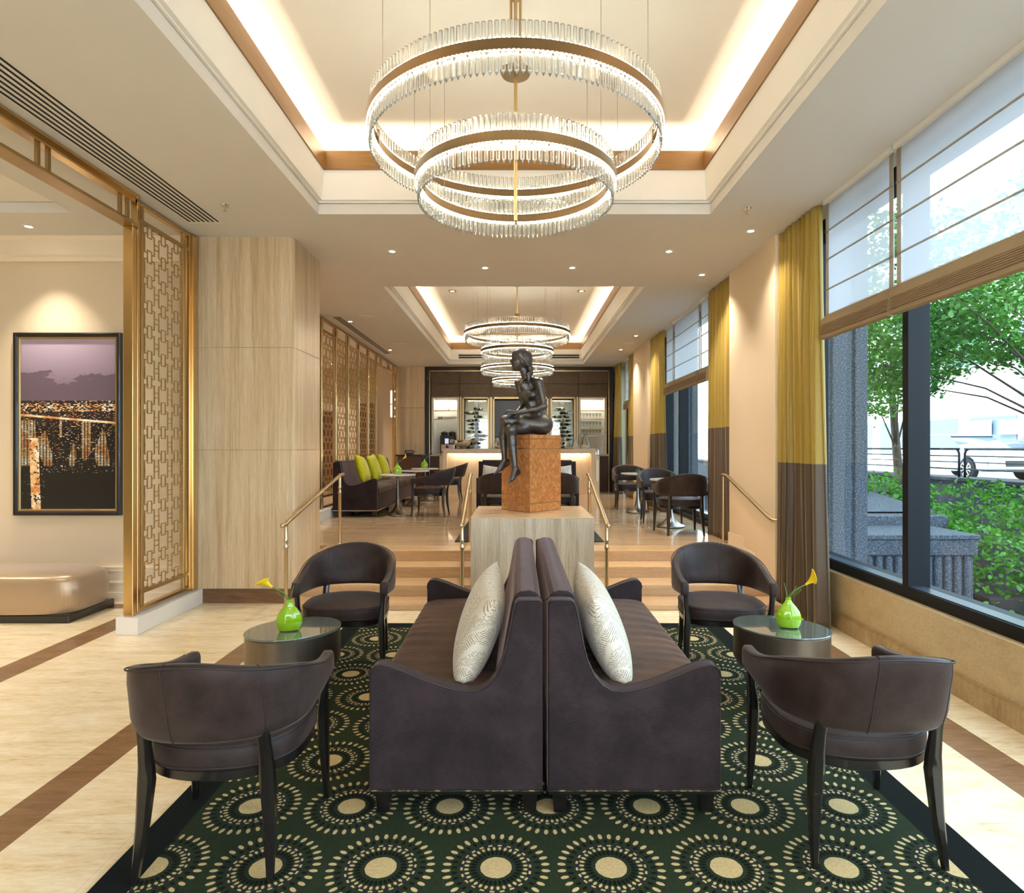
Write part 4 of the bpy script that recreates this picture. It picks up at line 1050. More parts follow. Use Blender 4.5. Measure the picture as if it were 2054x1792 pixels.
for a, b in ((865.5, 921.5), (1160.5, 1217)):
    part('niche', M['marble'], (BX(a), BX(b), 17.41, 17.44, BZ(912), BZ(797)), (BX(a), BX(a)+.06, 17.10, 17.44, BZ(912), BZ(797)), (BX(b)-.06, BX(b), 17.10, 17.44, BZ(912), BZ(797)), (BX(a), BX(b), 17.10, 17.44, BZ(799), BZ(797)))
    part('brass_frame', M['brass_b'], (BX(a), BX(a)+.015, 17.085, 17.10, BZ(912), BZ(797)), (BX(b)-.015, BX(b), 17.085, 17.10, BZ(912), BZ(797)), (BX(a), BX(b), 17.085, 17.10, BZ(798), BZ(797)))
    area('niche_lamp', ((BX(a)+BX(b))/2, 17.25, BZ(799)-.02), (0, 0, 0), .55, .03, 5, WARM2)
shelfL = [823.2, 840.5]; shelfR = [823.2, 840.3, 857.2, 873.6]
for sh, a, b in ((shelfL, 865.5, 921.5), (shelfR, 1160.5, 1217)):
    for y in sh:
        sh_ = part('shelf', M['clear'], (BX(a)+.06, BX(b)-.06, 17.16, 17.41, BZ(y)-.012, BZ(y)))
        part('brass_edge', M['brass'], (BX(a)+.06, BX(b)-.06, 17.14, 17.16, BZ(y)-.026, BZ(y)), parent=sh_)
for a, b in ((927.5, 981.5), (1104, 1154.5)):
    part('bay_frame', M['brass_b'], (BX(a), BX(a)+.04, 17.07, 17.12, BZ(912), BZ(797)), (BX(b)-.04, BX(b), 17.07, 17.12, BZ(912), BZ(797)), (BX(a), BX(b), 17.07, 17.12, BZ(800), BZ(797)))
    part('mirror_back', NT('bronze_mirror').set(col=(.5, .45, .38), metal=1, rough=.12).m, (BX(a), BX(b), 17.42, 17.44, BZ(912), BZ(797)))
    part('glass_door', M['clear'], (BX(a)+.04, BX(b)-.04, 17.075, 17.08, BZ(912), BZ(800)))
    part('steel_upright', M['nickel'], (BX((a+b)/2)-.05, BX((a+b)/2)+.05, 17.36, 17.37, BZ(912), BZ(806)))
    area('wine_lamp', ((BX(a)+BX(b))/2, 17.2, BZ(800)-.02), (0, 0, 0), .5, .03, 2.5, WARM2)
part('centre_frame', M['brass_b'], (BX(989), BX(989)+.04, 17.07, 17.12, BZ(912), BZ(797)), (BX(1100)-.04, BX(1100), 17.07, 17.12, BZ(912), BZ(797)), (BX(989), BX(1100), 17.07, 17.12, BZ(800.5), BZ(797)))
part('splash_panel', M['marble'], (BX(991), BX(1098), 17.38, 17.42, BZ(912), BZ(878)))
scr = simple('black_screen', lin(46, 48, 54), .3)
part('wall_screen', scr, (BX(991.5), BX(1098), 17.14, 17.42, BZ(877), BZ(803)), bevel=.01)
part('counter_top', M['bar_stone'], (BX(862.5), BX(1220.5), 16.95, 17.44, BZ(915), BZ(911.5)))
part('base_unit', M['dark_wood'], (BX(863), BX(1220), 17.0, 17.44, FZ, BZ(915)))

BT = 1.572
br = thing('bar_counter', 'long pale travertine bar counter with softly lit front', 'bar', (.03, 16.0, FZ))
YF = 15.8
def CX(px): return (px-1039)*YF/F
part('top_slab', M['bar_stone'], (CX(888), CX(1195), 15.8, 16.5, BT-.12, BT), parent=br, bevel=.004)
for a, b in ((888, 896.5), (1186, 1195)): part('end_panel', M['bar_stone'], (CX(a), CX(b), 15.8, 16.5, FZ, BT-.121), parent=br, bevel=.003)
part('front_panel', M['bar_stone'], (CX(896.6), CX(1185.9), 16.0, 16.06, FZ, BT-.121), parent=br)
ls = part('led_strip', M['led'], (CX(898), CX(1184), 15.93, 15.945, BT-.128, BT-.1215), parent=br)
area('bar_front_lamp', (.05, 15.9, BT-.13), (math.radians(25), 0, 0), 3.4, .04, 7, (1, .74, .55))
for a, b in ((880, 887.6), (1195.4, 1204)):
    part('side_wing', M['bar_stone'], (CX(a), CX(b), 15.95, 16.5, FZ, 1.39), parent=br, bevel=.003)
part('side_grille', M['white_paint'], (CX(1197.5), CX(1202), 15.94, 15.95, .75, 1.28), parent=br)

# wine bottles lying in the two wine bays
def bottle_mesh():
    mb = MB(); mb.lathe([(.001, 0), (.034, .002), (.037, .01), (.037, .19), (.030, .215), (.014, .24), (.013, .30), (.001, .30)], 14)
    return mb
b0 = obj('wine_bottle', bottle_mesh(), M['bottle'], smooth='auto')
lb_ = MB(); lb_.lathe([(.0375, .06), (.0375, .15)], 14, caps=False); l0 = obj('label', lb_, M['label'], b0, smooth=True)
first = True
for bay, (a, b) in (('left', (927.5, 981.5)), ('right', (1104, 1154.5))):
    for c in range(2):
        for r_ in range(12):
            z = BZ(905)+.098*r_*1.07; cx = (BX(a)+BX(b))/2+(-.195 if c == 0 else .195)
            if z > BZ(810): continue
            x = cx+(.15 if c == 0 else -.15); o = b0 if first else copy_tree(b0); first = False
            o.location = (x, 17.24+random.uniform(-.01, .02), z); o.rotation_euler = (random.uniform(0, 6), (-PI/2 if c == 0 else PI/2), 0)
            props(o, 'dark wine bottle lying in the %s column of the %s wine bay' % (('left', 'right')[c], bay), 'bottle', 'wine bottles lying in the %s wine bay, %s column' % (bay, ('left', 'right')[c]))
for bay, (a, b) in (('left', (927.5, 981.5)), ('right', (1104, 1154.5))):
    for c in range(2):
        mb = MB()
        for r_ in range(12):
            z = BZ(905)+.098*r_*1.07
            if z > BZ(810): continue
            cx = (BX(a)+BX(b))/2+(-.195 if c == 0 else .195)
            for q in (-.07, .07): mb.box(cx+q-.004, cx+q+.004, 17.2, 17.36, z-.046, z-.040)
            mb.box(cx-.10, cx+.10, 17.355, 17.36, z-.046, z-.040)
        obj('bottle_rack', mb, M['nickel'], bb, world=True)
# china and glasses
def place(proto, spots, lbl, cat, g_):
    for i, p in enumerate(spots):
        o = proto if i == 0 else copy_tree(proto); o.location = p; props(o, lbl, cat, g_)
mb = MB(); mb.lathe([(.001, 0), (.02, 0), (.036, .03), (.040, .065), (.037, .065), (.033, .03), (.001, .008)], 16)
cup = obj('cup', mb, M['cup'], smooth='auto'); mb = MB(); mb.tube([(.037, 0, .05), (.055, 0, .045), (.055, 0, .025), (.036, 0, .02)], .004, 6); obj('handle', mb, M['cup'], cup, smooth=True)
place(cup, [(BX(891)+.06*(i % 6), 17.22+.09*(i//6), BZ(840.5)) for i in range(9)], 'white china cup on the lower shelf of the left bay', 'cup', 'white cups in the left bar bay')
mb = MB()
for k in range(5): mb.lathe([(.001, .012*k), (.05, .012*k), (.075, .012*k+.010), (.078, .012*k+.011), (.05, .012*k+.004), (.001, .012*k+.004)], 24)
o = one('stacked_plates', mb, M['cup'], 'stack of white plates beside the cups in the left bay', 'plates', smooth='auto'); o.location = (BX(882), 17.25, BZ(840.5))
mb = MB(); mb.lathe([(.001, 0), (.03, .001), (.030, .004), (.004, .008), (.004, .07), (.02, .085), (.038, .12), (.036, .165), (.033, .165), (.034, .12), (.016, .088), (.001, .082)], 16)
gl = obj('wine_glass', mb, M['crystal'], smooth='auto')
for j, (y, lb) in enumerate(((840.3, 'second'), (857.2, 'third'), (873.6, 'lowest'))):
    p = gl if j == 0 else copy_tree(gl)
    place(p, [(BX(1165)+.09*i, 17.24, BZ(y)) for i in range(7)], 'clear stemmed glass on the %s shelf of the right bar bay' % lb, 'glass', 'stemmed glasses on the %s right bay shelf' % lb)
mb = MB(); mb.tube([(-.04, 0, 0), (.0, 0, .01), (.05, 0, .08)], [.012, .010, .002], 8); mb.tube([(-.03, 0, 0), (-.02, 0, .02), (.06, 0, .12)], [.008, .006, .001], 6)
o = one('bird_ornament', mb, M['brass'], 'small gilded bird ornament on the top left bar shelf', 'ornament', smooth=True); o.location = (BX(900), 17.25, BZ(823.2)+.012)
# coffee machine
cm = thing('coffee_machine', 'black and steel coffee machine with twin bean hoppers on the back bar', 'coffee machine', (BX(898), 17.1, BZ(911)))
def CB(name, m, *bx, bevel=.006):
    mb = MB()
    for b in bx: mb.box(*b)
    return obj(name, mb, m, cm, bevel=bevel)
CB('body', M['black'], (-.20, .20, -.05, .28, .0, .50)); CB('front_panel', M['chrome'], (-.17, .19, -.07, -.05, .06, .26)); CB('drip_tray', M['nickel'], (-.17, .19, -.13, -.05, 0, .05))
CB('display', simple('lit_display', lin(150, 150, 190), .3, emit=(.6, .6, .9), es=.6), (-.07, .03, -.056, -.05, .28, .42)); CB('spout', M['black'], (-.04, .03, -.11, -.05, .16, .23)); CB('buttons', M['nickel'], (.06, .17, -.056, -.05, .30, .40))
for x in (-.10, .11):
    mb = MB(); mb.lathe([(.085, .50), (.09, .56), (.085, .57), (.10, .575), (.10, .59), (.03, .60), (.03, .615), (.001, .615)], 20, (x, .1, 0)); obj('bean_hopper', mb, M['black'], cm, smooth='auto')
# things on the bar top
bw = thing('punch_bowl', 'large hammered silver bowl with a ladle on the bar', 'bowl', (CX(925), 16.1, BT))
mb = MB(); mb.lathe([(.001, 0), (.11, 0), (.115, .012), (.06, .03), (.10, .045), (.19, .09), (.235, .16), (.245, .21), (.265, .225), (.235, .22), (.22, .16), (.17, .09), (.001, .06)], 36); obj('bowl', mb, M['chrome'], bw, smooth='auto')
mb = MB(); mb.tube([(-.05, 0, .16), (.12, 0, .24), (.30, 0, .33)], .008, 8); mb.ell((-.05, 0, .15), (.04, .04, .03)); obj('ladle', mb, M['brass'], bw, smooth=True)
for px, lb in ((993.5, 'pale bottle with a tall neck, leftmost on the bar behind the statue'), (998.5, 'short amber bottle behind the statue on the bar'), (1003, 'small reddish bottle nearest the statue knee on the bar')):
    o = copy_tree(b0); o.location = (CX(px), 16.2, BT+.0005); o.rotation_euler = (0, 0, 0); sc = {993.5: .95, 998.5: .62, 1003: .5}[px]; o.scale = (sc, sc, sc); props(o, lb, 'bottle', 'bottles standing on the bar')
    o.data = o.data.copy(); o.data.materials[0] = simple('tinted_glass_bottle', {993.5: (.35, .45, .25), 998.5: (.5, .25, .06), 1003: (.4, .08, .05)}[px], .08, trans=.5, coat=1)
def cloche(lb, px, r, h):
    t = thing('glass_cloche', lb, 'cloche', (CX(px), 16.1, BT), 0, 'tall glass domes on the bar')
    mb = MB(); mb.lathe([(r, .012), (r*.82, h*.3), (r*.52, h*.72), (r*.30, h*.92), (.02, h*.97), (.022, h), (.001, h)], 18); obj('dome', mb, M['crystal'], t, smooth='auto')
    mb = MB(); mb.lathe([(.001, 0), (r*1.1, 0), (r*1.15, .010), (.001, .011)], 24); obj('plate', mb, M['cup'], t, smooth='auto')
cloche('small glass dome on the bar, left of the tall one', 1157, .10, .26); cloche('tall tapering glass dome on the bar', 1177, .13, .40)
mb = MB(); mb.lathe([(.001, 0), (.07, 0), (.14, .035), (.14, .04), (.07, .012), (.001, .012)], 24); o = one('shallow_dish', mb, M['cup'], 'shallow white dish on the bar right of the pedestal', 'dish', smooth='auto'); o.location = (CX(1142), 16.1, BT)
for px, lb in ((1198, 'steel milk jug at the right end of the bar'), (1203.3, 'taller steel jug at the far right end of the bar')):
    t = thing('steel_jug', lb, 'jug', (CX(px), 16.2, 1.39), 0, 'steel jugs by the bar')
    h = .14 if px == 1198 else .19
    mb = MB(); mb.lathe([(.001, 0), (.032, 0), (.036, h*.4), (.027, h*.8), (.032, h), (.030, h), (.001, h*.9)], 18); obj('body', mb, M['chrome'], t, smooth='auto')
    mb = MB(); mb.tube([(.03, 0, h*.85), (.055, 0, h*.8), (.055, 0, h*.4), (.034, 0, h*.3)], .004, 6); obj('handle', mb, M['chrome'], t, smooth=True)
# host desk and telephone
dk = thing('host_desk', 'small dark wood desk with telephone beside the travertine pilaster', 'desk', (-2.80, 16.6, FZ))
for nme, m, b in (('top', M['ebony'], (-3.19, -2.48, 16.35, 16.95, 1.385, 1.42)), ('body', M['dark_wood'], (-3.15, -2.52, 16.42, 16.93, .46, 1.384)), ('plinth', M['ebony'], (-3.12, -2.56, 16.45, 16.90, FZ, .46))):
    mb = MB(); mb.box(*b); obj(nme, mb, m, dk, world=True, bevel=.005)
tp = thing('telephone', 'black desk telephone on the small dark desk', 'telephone', (-2.88, 16.6, 1.42))
mb = MB(); mb.prism([(-.09, 0), (.09, 0), (.09, .06), (-.09, .02)], 'x', -.11, .11); obj('body', mb, M['black'], tp, bevel=.008)
mb = MB(); mb.tube([(-.12, .04, .07), (-.09, .04, .10), (.09, .04, .10), (.12, .04, .07)], [.026, .016, .016, .026], 10); obj('handset', mb, M['black'], tp, smooth=True)

# ================================================================ OUTSIDE
mb = MB(); mb.box(3.25, 11.2, -12, 40, -1.4, -1.2); one('courtyard_ground', mb, M['dark_wall'], 'dark sunken courtyard floor outside the windows', 'ground')
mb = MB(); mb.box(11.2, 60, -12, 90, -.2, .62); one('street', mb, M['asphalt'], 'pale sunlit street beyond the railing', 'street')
mb = MB(); mb.box(10.6, 11.19, -12, 60, -1.3, .80); mb.box(10.5, 11.22, -12, 60, .80, .88); one('retaining_wall', mb, M['dark_wall'], 'dark retaining wall between courtyard and street', 'wall', bevel=.01)
for yc, lb in ((7.0, 'rough blue-grey granite column outside the near window'), (13.6, 'rough blue-grey granite column outside the middle window')):
    t = thing('granite_column', lb, 'column', (3.6, yc+.5, -1.2), 0, 'granite columns of the hotel facade')
    poly = [(3.13, yc), (3.46, yc), (3.475, yc+.03), (3.495, yc+.03), (3.51, yc), (3.71, yc), (3.725, yc+.03), (3.745, yc+.03), (3.76, yc), (3.90, yc), (3.90, yc+1.0), (3.13, yc+1.0)]
    mb = MB(); mb.prism(poly, 'z', -1.2, 4.7); obj('shaft', mb, M['granite'], t, world=True, bevel=.01)
# ribbed planter
pt = thing('ribbed_planter', 'ribbed grey concrete planter outside the near window', 'planter', (5.0, 9.2, -1.2))
mb = MB(); mb.box(3.92, 6.25, 8.62, 9.6, -1.19, .35); obj('body', mb, M['granite'], pt, world=True, bevel=.01)
mb = MB(); mb.box(3.92, 6.27, 8.56, 8.66, .14, .36); mb.box(3.92, 6.30, 8.54, 9.62, .36, .42); obj('coping', mb, M['granite'], pt, world=True, bevel=.01)
for k in range(17):
    x = 3.99+.135*k; mb = MB(); mb.lathe([(.05, -1.18), (.05, .10), (.03, .135), (.001, .14)], 12, (x, 8.61, 0)); obj('rib', mb, M['granite'], pt, world=True, smooth='auto')
mb = MB(); mb.prism([(9.625, .10), (13.2, .10), (13.2, .72), (9.625, .56)], 'x', 3.92, 6.6); mb.prism([(9.9, .60), (13.2, .60), (13.2, .86), (12.4, .86)], 'x', 3.92, 6.6); one('planter_ledge', mb, M['granite'], 'sloping grey stone ledge behind the ribbed planter', 'ledge', bevel=.01)

def leaves(mb, pts, size, rnd, upb=.5):
    for p in pts:
        n = Vector((rnd.gauss(0, 1), rnd.gauss(0, 1), rnd.gauss(0, 1)+upb)).normalized(); u = n.orthogonal().normalized(); u = Matrix.Rotation(rnd.random()*6.28, 3, n) @ u; v = n.cross(u)
        s_ = size*rnd.uniform(.6, 1.3); p = Vector(p)
        q = [p-u*s_, p-u*s_*.3+v*s_*.62, p+u*s_*.45+v*s_*.5, p+u*s_*1.05, p+u*s_*.45-v*s_*.5, p-u*s_*.3-v*s_*.62]
        mb.face([mb.bm.verts.new(a+n*(0 if i in (0, 3) else s_*.18)) for i, a in enumerate(q)])
def tree(label, base, h, blobs, n, size, seed):
    rnd = random.Random(seed); t = thing('street_tree', label, 'tree', base, 0, 'leafy trees outside the windows'); b = Vector(base)
    mb = MB(); mb.tube([(0, 0, 0), (.05, 0, h*.4), (-.05, .1, h*.75), (0, 0, h)], [.14, .11, .08, .03], 10); obj('trunk', mb, M['bark'], t, smooth=True)
    mb = MB(); fol = MB(); pts = []; top = Vector((.0, 0, h*.5))
    for (c, r) in blobs:
        c = Vector(c)-b; mb.tube([top, top.lerp(c, .5)+Vector((0, 0, .25)), c], [.028, .016, .006], 6)
        for q in range(5):
            d_ = Vector((rnd.gauss(0, 1), rnd.gauss(0, 1), rnd.gauss(0, .6))).normalized(); e_ = c+d_*r[0]*.9; mb.tube([c, c.lerp(e_, .5)+Vector((0, 0, .08)), e_], [.006, .004, .002], 5)
        # leaves sit in small sprays through the crown
        for q in range(int(n*r[0]*r[1]*.12)+3):
            d_ = Vector((rnd.gauss(0, 1), rnd.gauss(0, 1), rnd.gauss(0, 1))).normalized()*(rnd.random()**.4); cc = c+Vector((d_.x*r[0], d_.y*r[1], d_.z*r[2]))
            for m_ in range(9): pts.append(cc+Vector((rnd.gauss(0, .16), rnd.gauss(0, .16), rnd.gauss(0, .05))))
    obj('branches', mb, M['bark'], t, smooth=True)
    leaves(fol, pts, size, rnd, 1.6); obj('foliage', fol, M['leaf'], t)
tree('green maple hanging over the railing outside the near window', (8.8, 9.3, -1.2), 5.5,
     [((7.2, 12.2, 3.2), (1.1, 1.4, .75)), ((7.6, 10.6, 3.7), (1.0, 1.2, .7)), ((8.6, 12.6, 3.9), (1.5, 1.5, .9)), ((8.2, 11.0, 4.6), (1.3, 1.3, .9)), ((9.6, 11.6, 3.5), (1.1, 1.2, .6)), ((7.0, 13.0, 4.4), (1.0, 1.3, .8)), ((9.8, 12.5, 5.0), (1.5, 1.5, .9)), ((6.6, 11.2, 5.2), (1.2, 1.2, .8)), ((8.9, 10.2, 3.1), (.8, .9, .4)), ((8.3, 13.6, 3.0), (1.0, 1.0, .5)), ((9.2, 10.6, 5.6), (1.2, 1.2, .8))], 900, .055, 5)
tree('denser green tree standing behind the railing to the left of the mullion', (10.0, 16.6, -1.2), 5.5,
     [((9.6, 15.8, 3.9), (1.4, 1.5, 1.1)), ((9.2, 16.6, 2.9), (1.0, 1.2, .7)), ((9.6, 16.4, 5.2), (1.5, 1.5, 1.0)), ((10.8, 16.6, 4.4), (1.2, 1.4, 1.1))], 800, .06, 9)
def ivy(label, boxes, n, size, seed):
    rnd = random.Random(seed); mb = MB(); pts = []
    V_ = sum((b[1]-b[0])*(b[3]-b[2]) for b in boxes)
    for b in boxes:
        for q in range(int(n*(b[1]-b[0])*(b[3]-b[2])/V_)):
            x, y = rnd.uniform(b[0], b[1]), rnd.uniform(b[2], b[3]); k = math.sin(x*3.1)*math.cos(y*2.7)*.12
            if rnd.random() < .15+.7*(math.sin(x*3.3+y*2.1)+math.sin(y*4.7-x*1.9) > .35): continue
            pts.append((x, y, b[4]+(b[5]-b[4])*rnd.random()**.6+k))
    leaves(mb, pts, size, rnd, 1.2); return one('ivy_bank', mb, M['ivy'], label, 'ivy', kind='stuff')
ivy('bright ivy growing along the foot of the retaining wall', [(5.4, 10.3, 11.4, 12.6, .15, .95), (8.0, 10.4, 10.0, 11.6, -.1, .75), (5.0, 8, 12.6, 15.5, .3, 1.05)], 5200, .06, 3)
ivy('ivy trailing down over dark stone right of the ribbed planter', [(6.35, 7.6, 8.4, 9.8, -1.1, .42), (7.2, 8.4, 8.0, 9.2, -1.15, -.1), (6.3, 7.6, 9.8, 11.4, .0, .6)], 4600, .046, 4)
mb = MB(); mb.box(6.5, 10.5, 9.9, 11.2, -1.19, .10); mb.box(6.6, 8.3, 8.8, 9.9, -1.19, -.5); one('dark_planter', mb, M['dark_wall'], 'dark stone planter under the ivy', 'planter', bevel=.02)
# railing on the retaining wall
XR = 10.85
for y0, y1, lb in ((15.45, 27.5, 'black street railing section left of the curved post'), (3.0, 15.25, 'black street railing section at the right edge')):
    t = thing('street_railing', lb, 'railing', (XR, (y0+y1)/2, .88), 0, 'black railings along the street wall')
    for z, r in ((1.57, .028), (1.40, .016), (1.25, .014), (1.08, .018)):
        mb = MB(); mb.tube([(XR, y0, z), (XR, y1, z)], r, 8); obj('rail', mb, M['frame'], t, world=True, smooth=True)
    for y, s_ in ((y0, 1), (y1, -1)):
        mb = MB(); mb.tube([(XR, y-.0*s_, .88), (XR, y, 1.45), (XR, y+.03*s_, 1.53), (XR, y+.12*s_, 1.57)], .028, 8); obj('post', mb, M['frame'], t, world=True, smooth=True)
    m_ = (y0+y1)/2+ (3 if y0 > 15 else 0)
    mb = MB(); mb.tube([(XR, m_, .88), (XR, m_, 1.57)], .022, 8); obj('post', mb, M['frame'], t, world=True, smooth=True)
# cars
def car(label, loc, rz, paint, suv=False):
    t = thing('car', label, 'car', loc, math.radians(rz)); L, W = 4.6, 1.8; H = 1.75 if suv else 1.42
    # side profile (y along length, z), front at -y
    low = [(-2.30, .35), (-2.28, .62), (-2.05, .80 if not suv else .98), (-1.10, .92 if not suv else 1.12), (-.35, H-.05), (.2, H), (1.1, H-.03), (1.75, 1.05 if not suv else 1.2), (2.22, .98 if not suv else 1.15), (2.30, .55), (2.25, .30)]
    body = [(-2.30, .35), (-2.28, .62), (-2.05, .80 if not suv else .98), (-1.10, .92 if not suv else 1.12), (1.75, 1.0 if not suv else 1.16), (2.22, .95 if not suv else 1.12), (2.30, .55), (2.25, .30), (1.75, .25)]
    def arch(cy): return [(cy+.36*math.cos(a), .33+.36*math.sin(a)) for a in [PI*k/8 for k in range(9)]]
    body += arch(1.42)+[(.9, .25), (-.9, .25)]+arch(-1.42)+[(-1.9, .25)]
    mb = MB(); mb.prism(body, 'x', -W/2, W/2); obj('body', mb, paint, t, smooth='auto', bevel=.05)
    cab = [(-1.10, .90 if not suv else 1.10), (-.35, H-.05), (.2, H), (1.1, H-.03), (1.75, 1.0 if not suv else 1.16)]
    mb = MB(); mb.loft([[(sx*W/2*k_, y, z) for y, z in cab] for sx, k_ in ((-1, .93), (1, .93))], closed=True)
    for v in mb.bm.verts:
        if v.co.z > 1.2: v.co.x *= .86
    obj('cabin', mb, M['carglass'], t, smooth='auto', bevel=.03)
    mb = MB(); mb.loft([[(sx, y, z) for y, z in ((-.42, H-.06), (.2, H+.012), (1.15, H-.02), (1.0, H-.09), (.2, H-.04), (-.3, H-.09))] for sx in (-.70, .70)]); obj('roof', mb, paint, t, smooth='auto', bevel=.02)
    for cy in (-1.42, 1.42):
        for sx in (-1, 1):
            mb = MB(); mb.lathe([(.001, -.09), (.24, -.09), (.32, -.08), (.33, 0), (.32, .08), (.24, .09), (.001, .09)], 24)
            wh = obj('wheel', mb, M['tyre'], t, smooth='auto'); wh.location = (sx*(W/2-.07), cy, .33); wh.rotation_euler = (0, PI/2, 0)
            mb = MB()
            for k in range(10):
                a = 2*PI*k/10; mb.tube([(.03*math.cos(a), .03*math.sin(a), 0), (.215*math.cos(a), .215*math.sin(a), 0)], .018, 5)
            mb.ring(.205, .23, -.012, .012, 24)
            rm = obj('rim', mb, M['chrome'], wh, smooth='auto'); rm.location = (0, 0, -sx*-.097 if sx > 0 else -.097)
    for sx in (-1, 1):
        mb = MB(); mb.ell((sx*.68, -2.18, .66), (.19, .12, .08)); obj('headlight', mb, M['chrome'], t, smooth=True)
    mb = MB(); mb.box(-.38, .38, -2.31, -2.27, .42, .60); obj('grille', mb, M['black'], t, bevel=.01)
    return t
car('silver saloon car parked beyond the railing', (14.6, 20.6, .62), 0, M['silver_paint'])
car('dark blue tall car passing at the right behind the silver car', (17.6, 19.4, .62), 0, M['navy_paint'], True)
# buildings across the street
bd = thing('shop_building', 'pale sunlit shop building across the street', 'building', (26, 40, .62))
mb = MB(); mb.box(24.5, 32, 12, 85, .62, 16); obj('facade', mb, M['facade'], bd, world=True)
for k in range(16):
    y = 14+k*4.2
    mb = MB(); mb.box(24.44, 24.5, y, y+3.2, 1.1, 3.2); obj('shop_window', mb, M['shopglass'], bd, world=True)
    mb = MB(); mb.box(24.3, 24.5, y+3.4, y+3.9, .62, 4.0); obj('pillar', mb, M['facade'], bd, world=True)
for k in range(14):
    for z in (6.0, 9.5, 13.0):
        mb = MB(); mb.box(24.44, 24.5, 14+k*4.8, 16.4+k*4.8, z, z+1.9); obj('window', mb, M['shopglass'], bd, world=True)
mb = MB(); mb.box(23.9, 24.44, 12, 30.0, 4.0, 6.6); obj('green_fascia', mb, M['green_metal'], bd, world=True)
def textobj(s_, loc, size, m, parent, rot):
    cu = bpy.data.curves.new('lettering', 'FONT'); cu.body = s_; cu.size = size; cu.extrude = .01; cu.align_x = 'CENTER'; cu.materials.append(m)
    tmp = link(bpy.data.objects.new('tmp', cu)); bpy.context.view_layer.update(); me = bpy.data.meshes.new_from_object(tmp.evaluated_get(bpy.context.evaluated_depsgraph_get())); bpy.data.objects.remove(tmp)
    if not me.materials: me.materials.append(m)
    o = link(bpy.data.objects.new('lettering', me)); o.parent = parent; o.location = Vector(loc)-(Vector(parent.location) if parent else Vector()); o.rotation_euler = rot; return o
pinkm = simple('faded_red', lin(206, 120, 130), .7)
for y, s_ in ((33.0, 'SOUPE'), (31.0, 'LOOK')):
    mb = MB(); mb.box(24.28, 24.32, y-.75, y+.75, 2.25, 3.0); sg = obj('window_sign', mb, M['white_paint'], bd, world=True)
    textobj(s_, (24.27, y, 2.45), .42, pinkm, bd, (PI/2, 0, -PI/2))
